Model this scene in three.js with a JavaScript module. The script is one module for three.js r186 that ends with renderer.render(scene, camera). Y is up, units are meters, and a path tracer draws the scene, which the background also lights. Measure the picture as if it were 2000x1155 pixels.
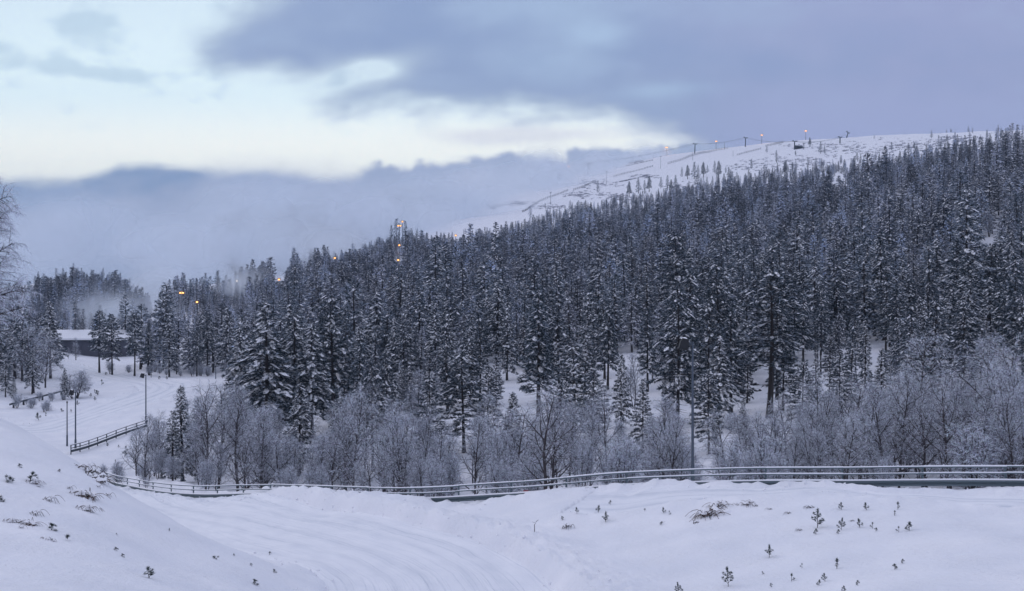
import * as THREE from 'three';
import { mergeGeometries } from 'three/addons/utils/BufferGeometryUtils.js';

// ---------------------------------------------------------------- camera, sky, sun, exposure
const scene = new THREE.Scene();
const F = 1963, CX = 1000, CY = 577.5, EYE = 24;               // lens in units of the 2000-wide photograph, eye height in metres
const camera = new THREE.PerspectiveCamera(2 * Math.atan(CY / F) * 180 / Math.PI, 2000 / 1155, 0.5, 9000);
camera.position.set(0, EYE, 0);
camera.lookAt(0, EYE, -1);
const renderer = new THREE.WebGLRenderer({ antialias: true });
renderer.toneMapping = THREE.LinearToneMapping;
renderer.toneMappingExposure = 1.07;
renderer.shadowMap.enabled = true;

// helpers -------------------------------------------------------------------------------------
function rng(seed) { let a = (seed * 2654435761) | 0; return () => { a = (a + 0x6d2b79f5) | 0; let t = Math.imul(a ^ (a >>> 15), 1 | a); t = (t + Math.imul(t ^ (t >>> 7), 61 | t)) ^ t; return ((t ^ (t >>> 14)) >>> 0) / 4294967296; }; }
const clamp = (x, a, b) => Math.min(b, Math.max(a, x)), lerp = (a, b, t) => a + (b - a) * t;
const sstep = (a, b, x) => { const t = clamp((x - a) / (b - a), 0, 1); return t * t * (3 - 2 * t); };
const PERM = (() => { const r = rng(77), p = Array.from({ length: 256 }, (_, i) => i); for (let i = 255; i > 0; i--) { const j = Math.floor(r() * (i + 1)); [p[i], p[j]] = [p[j], p[i]]; } return Uint8Array.from([...p, ...p]); })();
function noise(x, y) {                                          // gradient noise, about -1..1
  const xi = Math.floor(x), yi = Math.floor(y), fx = x - xi, fy = y - yi, X = xi & 255, Y = yi & 255;
  const g = (h, a, b) => { const k = h & 7, s = k & 1 ? -1 : 1; return k < 2 ? s * a + b : k < 4 ? s * a - b : k < 6 ? s * 1.4 * a : s * 1.4 * b; };
  const u = fx * fx * fx * (fx * (fx * 6 - 15) + 10), v = fy * fy * fy * (fy * (fy * 6 - 15) + 10);
  const a = PERM[PERM[X] + Y], b = PERM[PERM[X + 1] + Y], c = PERM[PERM[X] + Y + 1], d = PERM[PERM[X + 1] + Y + 1];
  return lerp(lerp(g(a, fx, fy), g(b, fx - 1, fy), u), lerp(g(c, fx, fy - 1), g(d, fx - 1, fy - 1), u), v);
}
function fbm(x, y, n = 4) { let s = 0, a = 0.5; for (let i = 0; i < n; i++) { s += a * noise(x, y); x = x * 2.03 + 17.1; y = y * 2.03 + 9.7; a *= 0.5; } return s; }
function poly(pts, x) {                                         // piecewise-linear lookup, ends held
  if (x <= pts[0][0]) return pts[0][1];
  for (let i = 1; i < pts.length; i++) if (x <= pts[i][0]) { const [x0, y0] = pts[i - 1], [x1, y1] = pts[i]; return lerp(y0, y1, (x - x0) / (x1 - x0)); }
  return pts[pts.length - 1][1];
}
const lin = (c) => { c /= 255; return c <= 0.04045 ? c / 12.92 : ((c + 0.055) / 1.055) ** 2.4; };
const L3 = (r, g, b) => [lin(r), lin(g), lin(b)];
const mix3 = (a, b, t) => [lerp(a[0], b[0], t), lerp(a[1], b[1], t), lerp(a[2], b[2], t)];

// the sky: a dawn overcast with one pale opening low in the north-west, painted by direction
function makeSky() {
  const W = 4096, H = 2048, data = new Float32Array(W * H * 4);
  const clearTop = L3(203, 221, 233), clearMid = L3(217, 234, 240), cream = L3(247, 250, 243), cloudBlue = L3(149, 167, 201), lavender = L3(155, 164, 201), bank = L3(140, 165, 202), fogc = L3(174, 186, 215), pinkish = L3(214, 216, 224), deck = L3(209, 214, 237), overcast = L3(190, 199, 228);
  const lower = [[200, 40], [330, 100], [430, 140], [560, 175], [640, 205], [760, 205], [900, 232], [1050, 238], [1200, 246], [1320, 275], [1420, 340], [1500, 420]];
  const edge = [[-300, 352], [0, 350], [150, 353], [185, 341], [240, 321], [320, 321], [430, 330], [560, 336], [640, 346], [690, 340], [740, 318], [770, 328], [850, 310], [960, 302], [1080, 310], [1120, 296], [1180, 288], [1300, 288], [1360, 282], [1420, 290], [1600, 300]];
  const blob = (u, v, cu, cv, ru, rv, tilt = 0) => { const du = (u - cu) / ru, dv = (v - cv - tilt * (u - cu)) / rv; return Math.exp(-(du * du + dv * dv)); };
  const colorAt = (u, v, az, el) => {
    const w1 = fbm(u / 330 + 3.1, v / 130 + 1.7, 5), w2 = fbm(u / 120 + 9, v / 60 + 4, 4), w3 = fbm(u / 700 - 5, v / 260 + 8, 3), w4 = fbm((u + v * 0.8) / 62 + 2, v / 24 + 6, 4);
    let c = v < 170 ? mix3(clearTop, clearMid, sstep(-60, 170, v)) : mix3(clearMid, cream, sstep(170, 300, v));
    c = mix3(c, clearMid, sstep(-600, -1500, u) * 0.5);
    // thin wisps in the clear part
    const wisp = sstep(0.02, 0.5, w2 + 0.55 * blob(u, v, 150, 140, 210, 24, 0.08) * 1.5 + 0.5 * blob(u, v, 170, 50, 110, 30, -0.12) - 0.12) * sstep(330, 180, v);
    c = mix3(c, L3(172, 198, 220), wisp * 0.5);
    // the big grey-blue deck
    const vb = poly(lower, u), left = u - (455 - v * 0.85) + w1 * 100 + w2 * 60 + w4 * 30;
    let cov = sstep(-30, 70, vb - v + w1 * 60 + w2 * 34 + w4 * 20) * sstep(-60, 150, left);
    const streak = blob(u, v, 655, 160, 130, 26, -0.28) * 0.95 + blob(u, v, 735, 135, 50, 20, 0.2) * 0.6 + blob(u, v, 520, 150, 120, 20, -0.1) * 0.3;
    cov *= 1 - clamp(streak + w2 * 0.25 * blob(u, v, 620, 160, 260, 70), 0, 0.8);
    let cc = mix3(cloudBlue, lavender, clamp(sstep(950, 1850, u + w3 * 200) + w3 * 0.25, 0, 1));
    cc = mix3(cc, L3(168, 190, 219), clamp(0.85 * blob(u, v, 1165, 66, 65, 26, 0.05) + 0.8 * blob(u, v, 1300, 176, 90, 15, -0.06) + 0.5 * blob(u, v, 1080, 120, 120, 40) + 0.5 * blob(u, v, 1050, 20, 220, 40) + w1 * 0.4 + w2 * 0.22 + w4 * 0.12, 0, 1));
    cc = mix3(cc, L3(130, 151, 192), clamp(-w1 * 0.6 - w2 * 0.25 - w4 * 0.12 + 0.25 * blob(u, v, 900, 90, 320, 60), 0, 0.7));
    c = mix3(c, cc, cov);
    c = mix3(c, pinkish, 0.7 * clamp(blob(u, v, 960, 268, 110, 16) + blob(u, v, 1080, 262, 140, 14) + w2 * 0.5 * blob(u, v, 1000, 265, 200, 30), 0, 1));
    // low right: even lavender murk down to the fell
    c = mix3(c, L3(163, 172, 211), sstep(1330, 1560, u + w1 * 120) * sstep(120, 290, v));
    // low cloud bank behind the valley and the fell
    const bump = sstep(620, 760, u), e = poly(edge, u) + w2 * (8 + 19 * bump) + w4 * 7 * (1 - bump) + fbm(u / 40, v / 40 + 5, 4) * (3 + 15 * bump), soft = lerp(17 + 14 * w2, 10, bump);
    const inb = sstep(-soft * 0.7, soft, v - e), deep = sstep(0, 110, v - e + w1 * 50);
    let bc = mix3(bank, fogc, clamp(Math.max(sstep(430, 760, u + w1 * 60), sstep(-26, 62, v - (398 - 0.19 * (u - 60)) + w1 * 70 + w2 * 45 + w4 * 40)), 0, 1));
    bc = mix3(bc, L3(176, 191, 219), clamp(w1 * 0.5 + w2 * 0.3 + w4 * 0.1, 0, 0.5));
    if (u > 690) bc = mix3(L3(170, 184, 214), bc, deep);
    const k = 1.12 + 0.2 * sstep(0.35, 0.75, c[0]);                 // the pale opening is brighter than white paint
    c = mix3([c[0] * k, c[1] * k, c[2] * k], [bc[0] * 1.08, bc[1] * 1.08, bc[2] * 1.08], inb);
    return c;
  };
  const inside = (az, el) => Math.abs(az) < 0.62 && el > -0.02 && el < 0.42;
  // what lies round the frame: the same deck, a little lighter overhead
  const farAt = (az, el) => {
    const up = clamp(el / 1.571, 0, 1), x = Math.cos(az) * (1 - up), y = Math.sin(az) * (1 - up), n = fbm(x * 3 + 20, y * 3 + 11, 3);
    let c = mix3(overcast, deck, clamp(0.55 + n * 0.8 - 0.35 * sstep(0.5, 0.1, el), 0, 1));
    const open = Math.exp(-(((az + 0.75) / 0.75) ** 2) - ((el - 0.16) / 0.22) ** 2);
    return mix3(c, clearMid, clamp(open * 0.9, 0, 1));
  };
  const put = (i, c) => { data[i] = c[0]; data[i + 1] = c[1]; data[i + 2] = c[2]; data[i + 3] = 1; };
  const B = 8;
  for (let row = 0; row < H; row += B) for (let col = 0; col < W; col += B) {
    const el = ((row + B / 2) / H - 0.5) * Math.PI, th = ((col + B / 2) / W - 0.5) * 2 * Math.PI;   // direction x=cos th, z=sin th
    const az0 = Math.atan2(Math.cos(th), -Math.sin(th));
    if (Math.abs(az0) < 0.75 && el > -0.1 && el < 0.6) {
      for (let r = row; r < row + B; r++) for (let k = col; k < col + B; k++) {
        const e = ((r + 0.5) / H - 0.5) * Math.PI, t = ((k + 0.5) / W - 0.5) * 2 * Math.PI, az = Math.atan2(Math.cos(t), -Math.sin(t));
        const u = CX + F * Math.tan(clamp(az, -0.75, 0.75)), v = CY - F * Math.tan(Math.max(e, 0)) / Math.cos(az);
        const wIn = sstep(0.74, 0.52, Math.abs(az)) * sstep(0.55, 0.3, e);
        put((r * W + k) * 4, wIn <= 0 ? farAt(az, e) : wIn >= 1 ? colorAt(u, v, az, e) : mix3(farAt(az, e), colorAt(u, v, az, e), wIn));
      }
    } else {
      const c = farAt(az0, el);
      for (let r = row; r < row + B; r++) for (let k = col; k < col + B; k++) put((r * W + k) * 4, c);
    }
  }
  const t = new THREE.DataTexture(data, W, H, THREE.RGBAFormat, THREE.FloatType);
  t.mapping = THREE.EquirectangularReflectionMapping; t.magFilter = THREE.LinearFilter; t.minFilter = THREE.LinearFilter; t.needsUpdate = true;
  return t;
}
const sky = makeSky();
scene.fog = new THREE.FogExp2(new THREE.Color().setRGB(0.52, 0.72, 1.0), 0.00019);
scene.background = sky; scene.environment = sky;
const sun = new THREE.DirectionalLight(new THREE.Color(1.0, 0.9, 0.86), 0.5);
sun.position.set(-700, 420, -500); sun.target.position.set(0, 0, -150);
sun.castShadow = true; sun.shadow.radius = 60;
Object.assign(sun.shadow.camera, { left: -800, right: 800, top: 800, bottom: -800, near: 10, far: 3000 });
scene.add(sun, sun.target);

// naming -------------------------------------------------------------------------------------
const used = new Map();
function numbered(name) { const n = used.get(name) ?? 0; used.set(name, n + 1); return n ? `${name}_${String(n).padStart(3, '0')}` : name; }
function tag(o, label, category, group) { o.userData = { ...o.userData, label, category }; if (group) o.userData.group = group; return o; }
function shadowed(o) { o.castShadow = o.receiveShadow = true; return o; }
function part(name, geo, m, parent) { const o = shadowed(new THREE.Mesh(geo, m)); o.name = name; parent.add(o); return o; }
function thing(name, label, category, pos = [0, 0, 0], turn = 0, group) { const o = new THREE.Group(); o.name = numbered(name); o.position.set(...pos); o.rotation.y = turn; tag(o, label, category, group); scene.add(o); return o; }
function copy(src, label, pos, turn = 0, scale = 1, group = src.userData.group, name) { const o = src.clone(); o.name = numbered(name ?? src.name.replace(/_\d{3}$/, '')); o.userData = { ...src.userData, label }; if (group) o.userData.group = group; else delete o.userData.group; o.position.set(...pos); o.rotation.set(0, turn, 0); if (Array.isArray(scale)) o.scale.set(...scale); else o.scale.setScalar(scale); scene.add(o); return o; }
function struct(name, geo, m) { const o = shadowed(new THREE.Mesh(geo, m)); o.name = numbered(name); o.userData.kind = 'structure'; scene.add(o); return o; }

// ---------------------------------------------------------------- the terrain: heights interpolated over survey points
const survey = [];
const pv = (...l) => l.forEach(([u, v, d]) => add(u, d, -(v - CY) * d / F)), py = (...l) => l.forEach(([u, d, y]) => add(u, d, y));
function add(u, d, y) { const x = (u - CX) / F * d, r = Math.hypot(x, d); survey.push([Math.atan2(x, d), r, y / r]); }
// near bank, and what drops away behind its edge
pv([0, 1155, 17], [200, 1155, 20], [400, 1155, 26], [520, 1155, 33], [0, 1000, 28], [200, 1030, 30], [350, 1090, 32], [-250, 740, 62], [-100, 795, 56], [0, 835, 52], [100, 880, 48], [210, 945, 44], [330, 1010, 41], [450, 1070, 38.5], [530, 1112, 37.5], [575, 1145, 37], [-250, 1000, 26], [-250, 1155, 15]);
py([0, 63, -11], [-150, 71, -11], [-300, 80, -11], [100, 58, -11.6], [210, 53.5, -12.4], [330, 50, -12.6], [450, 46, -12.2], [550, 43.5, -11.9]);
// road bend, shelf along the rail, slope on the other side
py([885, 42, -12.0], [740, 50, -12.75], [600, 58, -13.6], [460, 68, -14.9], [340, 80, -16.9], [240, 97, -18.9], [150, 118, -20.9], [60, 140, -22.2], [870, 34, -11.3], [850, 26, -9.3]);
py([1000, 62, -12.85], [1100, 57, -11.55], [800, 66, -13.75], [2000, 27, -7.95], [1500, 34, -10.0], [1250, 36, -11.0], [1130, 42, -12.0], [1130, 50, -11.85], [1000, 52, -12.4], [1750, 38, -9.3], [1500, 42, -10.05], [1800, 42.5, -9.1], [1600, 47, -9.55], [1400, 51, -10.3], [1700, 49.5, -9.85], [1900, 46, -9.45], [2100, 44, -9.15]);
py([1980, 51.5, -9.85], [1600, 54, -10.25], [1300, 57, -11.05], [750, 68, -14.05], [520, 78, -15.7], [300, 91, -18.15], [210, 104, -19.75], [2250, 43, -8.9], [2250, 51, -9.7], [2250, 27, -7.6], [1000, 12, -4.9], [1000, 17, -6.9], [1000, 22, -8.7], [600, 17, -6.4], [600, 24, -8.6], [1500, 20, -7.0], [1500, 26, -8.6], [1500, 14, -5.2], [2000, 14, -4.9], [2000, 20, -6.5], [0, 9, -2.9], [300, 14, -4.8], [0, 13, -4.0], [1000, 8, -3.6], [2000, 8, -3.3], [400, 8, -3.2]);
// behind the rail
py([750, 86, -18.5], [1000, 80, -17.3], [1300, 74, -15.5], [1600, 70, -14.3], [2000, 68, -13.6], [2250, 70, -13], [330, 118, -21.5], [520, 100, -20.3], [1000, 100, -17.6], [1500, 95, -14.8], [2000, 95, -12.6]);
pv([700, 872, 130], [540, 895, 122], [1000, 832, 122], [1080, 772, 150], [880, 748, 170], [1250, 772, 140], [1250, 716, 168], [1480, 765, 138], [1500, 815, 116], [1730, 722, 150], [1940, 748, 130], [2250, 740, 130]);
// lower road and valley floor
py([140, 145, -22.6], [285, 157, -20.85], [200, 175, -20.8], [300, 205, -19.4], [430, 225, -19.1], [130, 270, -18.9], [0, 185, -20.6], [50, 205, -19.9], [190, 320, -20], [450, 250, -19.6], [620, 230, -16.5], [240, 140, -22.6], [250, 125, -22.8], [-200, 170, -19], [-200, 300, -16], [500, 150, -20.6]);
// forest slope
py([640, 260, -11], [800, 280, -9], [450, 330, -14.5], [300, 420, -13.5], [640, 420, 3.5], [1000, 300, -3.4], [1300, 260, -3], [1300, 400, 15.8], [1600, 230, -2.5], [1600, 380, 24], [1900, 200, -2], [1900, 300, 19], [1000, 430, 12.5], [2200, 200, 0], [2200, 300, 25]);
pv([640, 535, 520], [700, 508, 550], [800, 486, 580], [900, 472, 600], [1000, 452, 620], [1100, 427, 630], [1200, 408, 640], [1300, 391, 650], [1400, 367, 660], [1500, 346, 650], [1600, 336, 620], [1700, 326, 590], [1800, 314, 540], [1900, 300, 490], [2000, 290, 440], [2200, 280, 400]);
// open fell and its skyline
pv([800, 462, 850], [900, 409, 950], [1000, 378, 1000], [1100, 350, 1050], [1200, 325, 1080], [1300, 304, 1100], [1400, 291, 1100], [1500, 280, 1080], [1600, 272, 1050], [1700, 266, 1000], [1800, 261, 930], [1900, 258, 850], [2000, 256, 800], [2250, 252, 700], [1000, 415, 800], [1200, 370, 850], [1400, 330, 850], [1600, 305, 800], [1800, 284, 720]);
py([700, 1000, 25], [500, 1100, 0], [300, 900, 0], [600, 850, 20], [900, 1500, 60], [1300, 1600, 170], [1700, 1500, 185], [2100, 1300, 150], [1300, 2600, 150], [1800, 2600, 150], [600, 1900, -10], [100, 1500, 10], [100, 2600, 0], [600, 2800, 20]);
// low wooded rise on the far left
pv([150, 548, 650], [20, 592, 600], [260, 578, 620], [290, 576, 590], [230, 600, 540], [430, 592, 520], [150, 612, 500], [60, 640, 380], [-200, 590, 650], [330, 560, 800], [150, 560, 900], [520, 560, 560]);

const KX = 3.2, C2 = 0.012;
const weights = (() => {
  const n = survey.length, m = n + 3, A = Array.from({ length: m }, () => new Float64Array(m + 1)), q = survey.map(([a, r]) => [a * KX, Math.log(r)]);
  for (let i = 0; i < n; i++) {
    for (let j = 0; j < n; j++) A[i][j] = Math.sqrt((q[i][0] - q[j][0]) ** 2 + (q[i][1] - q[j][1]) ** 2 + C2);
    A[i][i] -= 0.004;
    [1, q[i][0], q[i][1]].forEach((t, k) => { A[i][n + k] = t; A[n + k][i] = t; });
    A[i][m] = survey[i][2];
  }
  for (let c = 0; c < m; c++) {
    let p = c; for (let r = c + 1; r < m; r++) if (Math.abs(A[r][c]) > Math.abs(A[p][c])) p = r;
    [A[c], A[p]] = [A[p], A[c]];
    for (let r = c + 1; r < m; r++) { const f = A[r][c] / A[c][c]; if (f) for (let k = c; k <= m; k++) A[r][k] -= f * A[c][k]; }
  }
  const w = new Float64Array(m);
  for (let r = m - 1; r >= 0; r--) { let s = A[r][m]; for (let k = r + 1; k < m; k++) s -= A[r][k] * w[k]; w[r] = s / A[r][r]; }
  return { w, q, n };
})();
function baseHeight(x, z) {                                     // metres relative to the eye
  const r = Math.max(Math.hypot(x, z), 0.5), az = Math.atan2(x, -z), a = clamp(az, -0.62, 0.62) * KX, l = Math.log(clamp(r, 9, 3000)), { w, q, n } = weights;
  let s = w[n] + w[n + 1] * a + w[n + 2] * l;
  for (let i = 0; i < n; i++) { const dx = a - q[i][0], dy = l - q[i][1]; s += w[i] * Math.sqrt(dx * dx + dy * dy + C2); }
  s = lerp(s, -0.02, sstep(0.7, 2.0, Math.abs(az)));
  let y = s * r;
  if (r < 7) y = lerp(-1.75, y, sstep(0.5, 7, r));
  return y;
}

// road and rail courses, as plan curves
const plan = (l) => new THREE.CatmullRomCurve3(l.map(([u, d]) => new THREE.Vector3((u - CX) / F * d, 0, -d)), false, 'centripetal');
const courses = {
  bend: { curve: plan([[-60, 165], [60, 140], [150, 118], [260, 95], [385, 77], [530, 63], [665, 54.5], [770, 49], [838, 44], [872, 39], [880, 34], [880, 28], [870, 21]]), half: 4.6 },
  upper: { curve: plan([[2300, 40], [2100, 43.5], [1900, 46.2], [1700, 49.2], [1550, 51.2], [1400, 52.6], [1250, 54.2], [1130, 55.8]]), half: 2.4 },
  lower: { curve: plan([[-60, 165], [60, 163], [140, 172], [220, 183], [290, 196], [322, 210], [300, 224], [240, 240], [180, 256], [120, 278], [40, 300], [-80, 320]]), half: 5.2 },
  branch: { curve: plan([[260, 190], [330, 204], [390, 216], [440, 220], [500, 214], [560, 205]]), half: 3.2 },
};
const railCurve = plan([[2140, 50.2], [1980, 51.5], [1790, 52.6], [1600, 54], [1450, 55.4], [1300, 57.2], [1150, 59.6], [1000, 62.6], [870, 65.3], [750, 68.3], [620, 73], [500, 79], [400, 84.5], [310, 90.5], [255, 97], [205, 105]]);
function sampled(curve, step) { const n = Math.ceil(curve.getLength() / step), p = curve.getSpacedPoints(n); return p; }
for (const c of Object.values(courses)) c.pts = sampled(c.curve, 1.2);
const railPts = sampled(railCurve, 1.0);
function toCourse(pts, x, z, reach) {                           // signed distance to a course (left of travel negative), and how far along
  let best = reach * reach, hit = null;
  for (let i = 0; i + 1 < pts.length; i++) {
    const a = pts[i], b = pts[i + 1], ex = b.x - a.x, ez = b.z - a.z, px = x - a.x, pz = z - a.z;
    if (px * px + pz * pz > (reach + 3) ** 2) continue;
    const t = clamp((px * ex + pz * ez) / (ex * ex + ez * ez), 0, 1), dx = px - ex * t, dz = pz - ez * t, d2 = dx * dx + dz * dz;
    if (d2 < best) { best = d2; hit = { d: Math.sqrt(d2) * Math.sign(ex * pz - ez * px), t: (i + t) / (pts.length - 1), end: (i === 0 && t === 0) || (i + 2 === pts.length && t === 1) }; }
  }
  return hit;
}
function details(x, z) {                                        // banks thrown up by the plough, lumps, and the bed cut for the packed roads
  const r = Math.hypot(x, z), f = z < 0 && Math.abs(x / z) < 0.75;
  let y = 0, road = 0;
  if (f && r < 130) {
    const b = toCourse(courses.bend.pts, x, z, 9);
    if (b && !b.end) {
      const a = Math.abs(b.d), h = courses.bend.half, ends = sstep(0, 0.04, b.t) * sstep(1, 0.95, b.t);
      road = Math.max(road, sstep(h + 0.25, h - 0.35, a));
      const lump = 0.5 + 0.45 * noise(x * 1.6, z * 1.6) + 0.25 * noise(x * 4.3, z * 4.3), out = ends * (b.d < 0 ? 1 : 0.16);
      y += out * (0.74 * sstep(h - 0.1, h + 0.6, a) * sstep(h + 4.2, h + 1.0, a)) * (0.75 + 0.4 * lump) + out * 0.09 * lump * sstep(h - 0.3, h + 0.4, a) * sstep(h + 2.6, h + 1.2, a);
    }
    const s = toCourse(railPts, x, z, 6);
    if (s && !s.end) {
      const bury = poly([[0, 0.08], [0.17, 0.1], [0.22, 0.34], [0.25, 0.42], [0.285, 0.4], [0.3, 0.34], [0.33, 0.48], [0.47, 0.5], [0.52, 0.42], [0.7, 0.4], [1, 0.36]], s.t), side = -s.d;  // side > 0: towards the road
      y += bury * sstep(3.2, 0.9, side) * sstep(-0.6, 0.3, side) * (1 + 0.5 * noise(x * 1.1, z * 1.1)) + 0.06 * noise(x * 3.1, z * 3.1) * sstep(2.6, 1, Math.abs(side));
    }
    const q = toCourse(courses.upper.pts, x, z, 6);
    if (q && !q.end) { const a = Math.abs(q.d); road = Math.max(road, sstep(2.65, 2.1, a)); y += 0.3 * sstep(2.3, 2.8, a) * sstep(4.6, 3, a) * (0.8 + 0.4 * noise(x * 1.3, z * 1.3)); }
  }
  if (f && r > 110 && r < 360) {
    for (const k of ['lower', 'branch']) {
      const c = courses[k], b = toCourse(c.pts, x, z, c.half + 4);
      if (b && !b.end) { const a = Math.abs(b.d); road = Math.max(road, sstep(c.half + 0.3, c.half - 0.5, a)); y += 0.4 * sstep(c.half, c.half + 1, a) * sstep(c.half + 3.4, c.half + 1.2, a) * (0.8 + 0.4 * noise(x, z)); }
    }
  }
  return [y, road];
}
function surface(x, z) {                                        // the snow as one walks on it
  const r = Math.hypot(x, z);
  let y = baseHeight(x, z) + details(x, z)[0];
  if (r < 160) y += 0.13 * fbm(x * 0.22, z * 0.22, 3) + 0.035 * noise(x * 1.1 + 0.3 * z, z * 0.7) + 0.012 * noise(x * 3.7, z * 3.1);
  else y += 0.7 * fbm(x * 0.035, z * 0.035, 3) + (r > 480 ? 1.6 * fbm(x * 0.012, z * 0.02, 4) * sstep(480, 700, r) : 0);
  return y + EYE;
}
const at = (u, d) => { const x = (u - CX) / F * d, z = -d; return [x, surface(x, z), z]; };
function seen(u, v, d0 = 14) {                                  // where the line of sight through (u, v) meets the snow
  let d = d0, prev = d0;
  for (let i = 0; i < 900; i++) {
    const x = (u - CX) / F * d, y = EYE - (v - CY) / F * d;
    if (y <= surface(x, -d)) {
      let lo = prev, hi = d;
      for (let k = 0; k < 12; k++) { const m = (lo + hi) / 2; if (EYE - (v - CY) / F * m <= surface((u - CX) / F * m, -m)) hi = m; else lo = m; }
      return [...at(u, hi), hi];
    }
    prev = d; d *= 1.009; if (d > 2600) break;
  }
  return [...at(u, 900), 900];
}
const onScreen = (x, y, z) => [CX + F * x / -z, CY - F * (y - EYE) / -z];

// ---------------------------------------------------------------- materials
function pixels(w, h, fn, srgb) { const d = new Uint8Array(w * h * 4); for (let y = 0; y < h; y++) for (let x = 0; x < w; x++) { const c = fn(x, y), i = (y * w + x) * 4; d[i] = clamp(c[0], 0, 255); d[i + 1] = clamp(c[1], 0, 255); d[i + 2] = clamp(c[2], 0, 255); d[i + 3] = 255; } const t = new THREE.DataTexture(d, w, h); t.wrapS = t.wrapT = THREE.RepeatWrapping; t.magFilter = THREE.LinearFilter; if (srgb) t.colorSpace = THREE.SRGBColorSpace; t.needsUpdate = true; return t; }
const tiled = (x, y, n, f, oct = 4) => { const a = x / n, b = y / n, w = (p) => 0.5 - 0.5 * Math.cos(Math.PI * p); const s = (i, j) => fbm((a + i) * f, (b + j) * f, oct); const wa = w(a), wb = w(b); return lerp(lerp(s(0, 0), s(-1, 0), wa), lerp(s(0, -1), s(-1, -1), wa), wb) * 1.5; };
const snowBump = pixels(512, 512, (x, y) => { const n = 128 + 85 * tiled(x, y, 512, 11, 5) + 45 * tiled(y, x, 512, 60, 3); return [n, n, n]; });
const snowTint = pixels(512, 512, (x, y) => { const n = tiled(x, y, 512, 6, 5); return [238 + n * 14, 240 + n * 12, 244 + n * 9]; }, true);
snowBump.repeat.set(1 / 3, 1 / 3); snowTint.repeat.set(1 / 23, 1 / 23);
const M = {
  snow: new THREE.MeshStandardMaterial({ name: 'snow', color: new THREE.Color().setRGB(0.96, 0.95, 0.965), map: snowTint, bumpMap: snowBump, bumpScale: 0.075, roughness: 0.9 }),
  trunk: new THREE.MeshStandardMaterial({ name: 'pine_bark', color: new THREE.Color().setRGB(0.035, 0.028, 0.026), roughness: 0.95 }),
  needles: new THREE.MeshStandardMaterial({ name: 'needles', vertexColors: true, roughness: 0.9 }),
  snowload: new THREE.MeshStandardMaterial({ name: 'snow_load', color: new THREE.Color().setRGB(0.86, 0.86, 0.89), roughness: 0.9 }),
  twigs: new THREE.MeshStandardMaterial({ name: 'frosted_twigs', vertexColors: true, roughness: 0.9 }),
  scrub: new THREE.MeshStandardMaterial({ name: 'rimed_scrub', vertexColors: true, roughness: 0.9 }),
  birch: new THREE.MeshStandardMaterial({ name: 'birch_bark', color: new THREE.Color().setRGB(0.05, 0.042, 0.045), roughness: 0.9 }),
  rail: new THREE.MeshStandardMaterial({ name: 'galvanised_steel', color: new THREE.Color().setRGB(0.13, 0.17, 0.19), roughness: 0.55, metalness: 0.5 }),
  darksteel: new THREE.MeshStandardMaterial({ name: 'dark_steel', color: new THREE.Color().setRGB(0.07, 0.085, 0.10), roughness: 0.5, metalness: 0.6 }),
  pole: new THREE.MeshStandardMaterial({ name: 'lamp_pole_steel', color: new THREE.Color().setRGB(0.085, 0.105, 0.135), roughness: 0.6, metalness: 0.3 }),
  black: new THREE.MeshStandardMaterial({ name: 'black_housing', color: new THREE.Color().setRGB(0.012, 0.013, 0.016), roughness: 0.6 }),
  wood: new THREE.MeshStandardMaterial({ name: 'weathered_wood', color: new THREE.Color().setRGB(0.13, 0.13, 0.15), roughness: 0.9 }),
  grass: new THREE.MeshStandardMaterial({ name: 'dry_stalks', vertexColors: true, roughness: 0.9 }),
  rock: new THREE.MeshStandardMaterial({ name: 'dark_rock', color: new THREE.Color().setRGB(0.03, 0.03, 0.034), roughness: 0.95 }),
  wall: new THREE.MeshStandardMaterial({ name: 'dark_board_wall', color: new THREE.Color().setRGB(0.085, 0.085, 0.11), roughness: 0.9 }),
  glow: new THREE.MeshStandardMaterial({ name: 'sodium_glow', color: 0x000000, emissive: new THREE.Color().setRGB(1, 0.42, 0.13), emissiveIntensity: 3.2 }),
  glowPale: new THREE.MeshStandardMaterial({ name: 'pale_glow', color: 0x000000, emissive: new THREE.Color().setRGB(1, 0.8, 0.6), emissiveIntensity: 2.5 }),
};

// ---------------------------------------------------------------- the ground: one polar sheet, fine where it is near and in view
(() => {
  const az = [], rs = [];
  for (let a = -0.56; a <= 0.5601; a += 0.0021) az.push(a);
  for (let a = 0.56 + 0.03; a < 2 * Math.PI - 0.56 - 0.001; a += 0.09) az.push(a);
  for (let r = 2; r < 3400; r *= r < 12 ? 1.2 : r < 120 ? 1.0075 : r < 400 ? 1.014 : 1.02) rs.push(r);
  rs.push(3400, 5000);
  const nA = az.length, nR = rs.length, pos = new Float32Array((nA * nR + 1) * 3), uv = new Float32Array((nA * nR + 1) * 2), idx = [];
  pos[1] = EYE - 1.75;
  for (let j = 0; j < nR; j++) for (let i = 0; i < nA; i++) {
    const k = 1 + j * nA + i, x = Math.sin(az[i]) * rs[j], z = -Math.cos(az[i]) * rs[j];
    const bed = details(x, z)[1];
    pos[k * 3] = x; pos[k * 3 + 1] = surface(x, z) - 0.22 * bed; pos[k * 3 + 2] = z; uv[k * 2] = x; uv[k * 2 + 1] = z;
    const i2 = (i + 1) % nA;
    if (j === 0) idx.push(0, 1 + i2, 1 + i); else { const a = 1 + (j - 1) * nA + i, b = 1 + (j - 1) * nA + i2, c = k, d = 1 + j * nA + i2; idx.push(a, b, c, b, d, c); }
  }
  const g = new THREE.BufferGeometry();
  g.setAttribute('position', new THREE.BufferAttribute(pos, 3)); g.setAttribute('uv', new THREE.BufferAttribute(uv, 2)); g.setIndex(idx); g.computeVertexNormals();
  struct('snow_ground', g, M.snow);
})();

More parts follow.
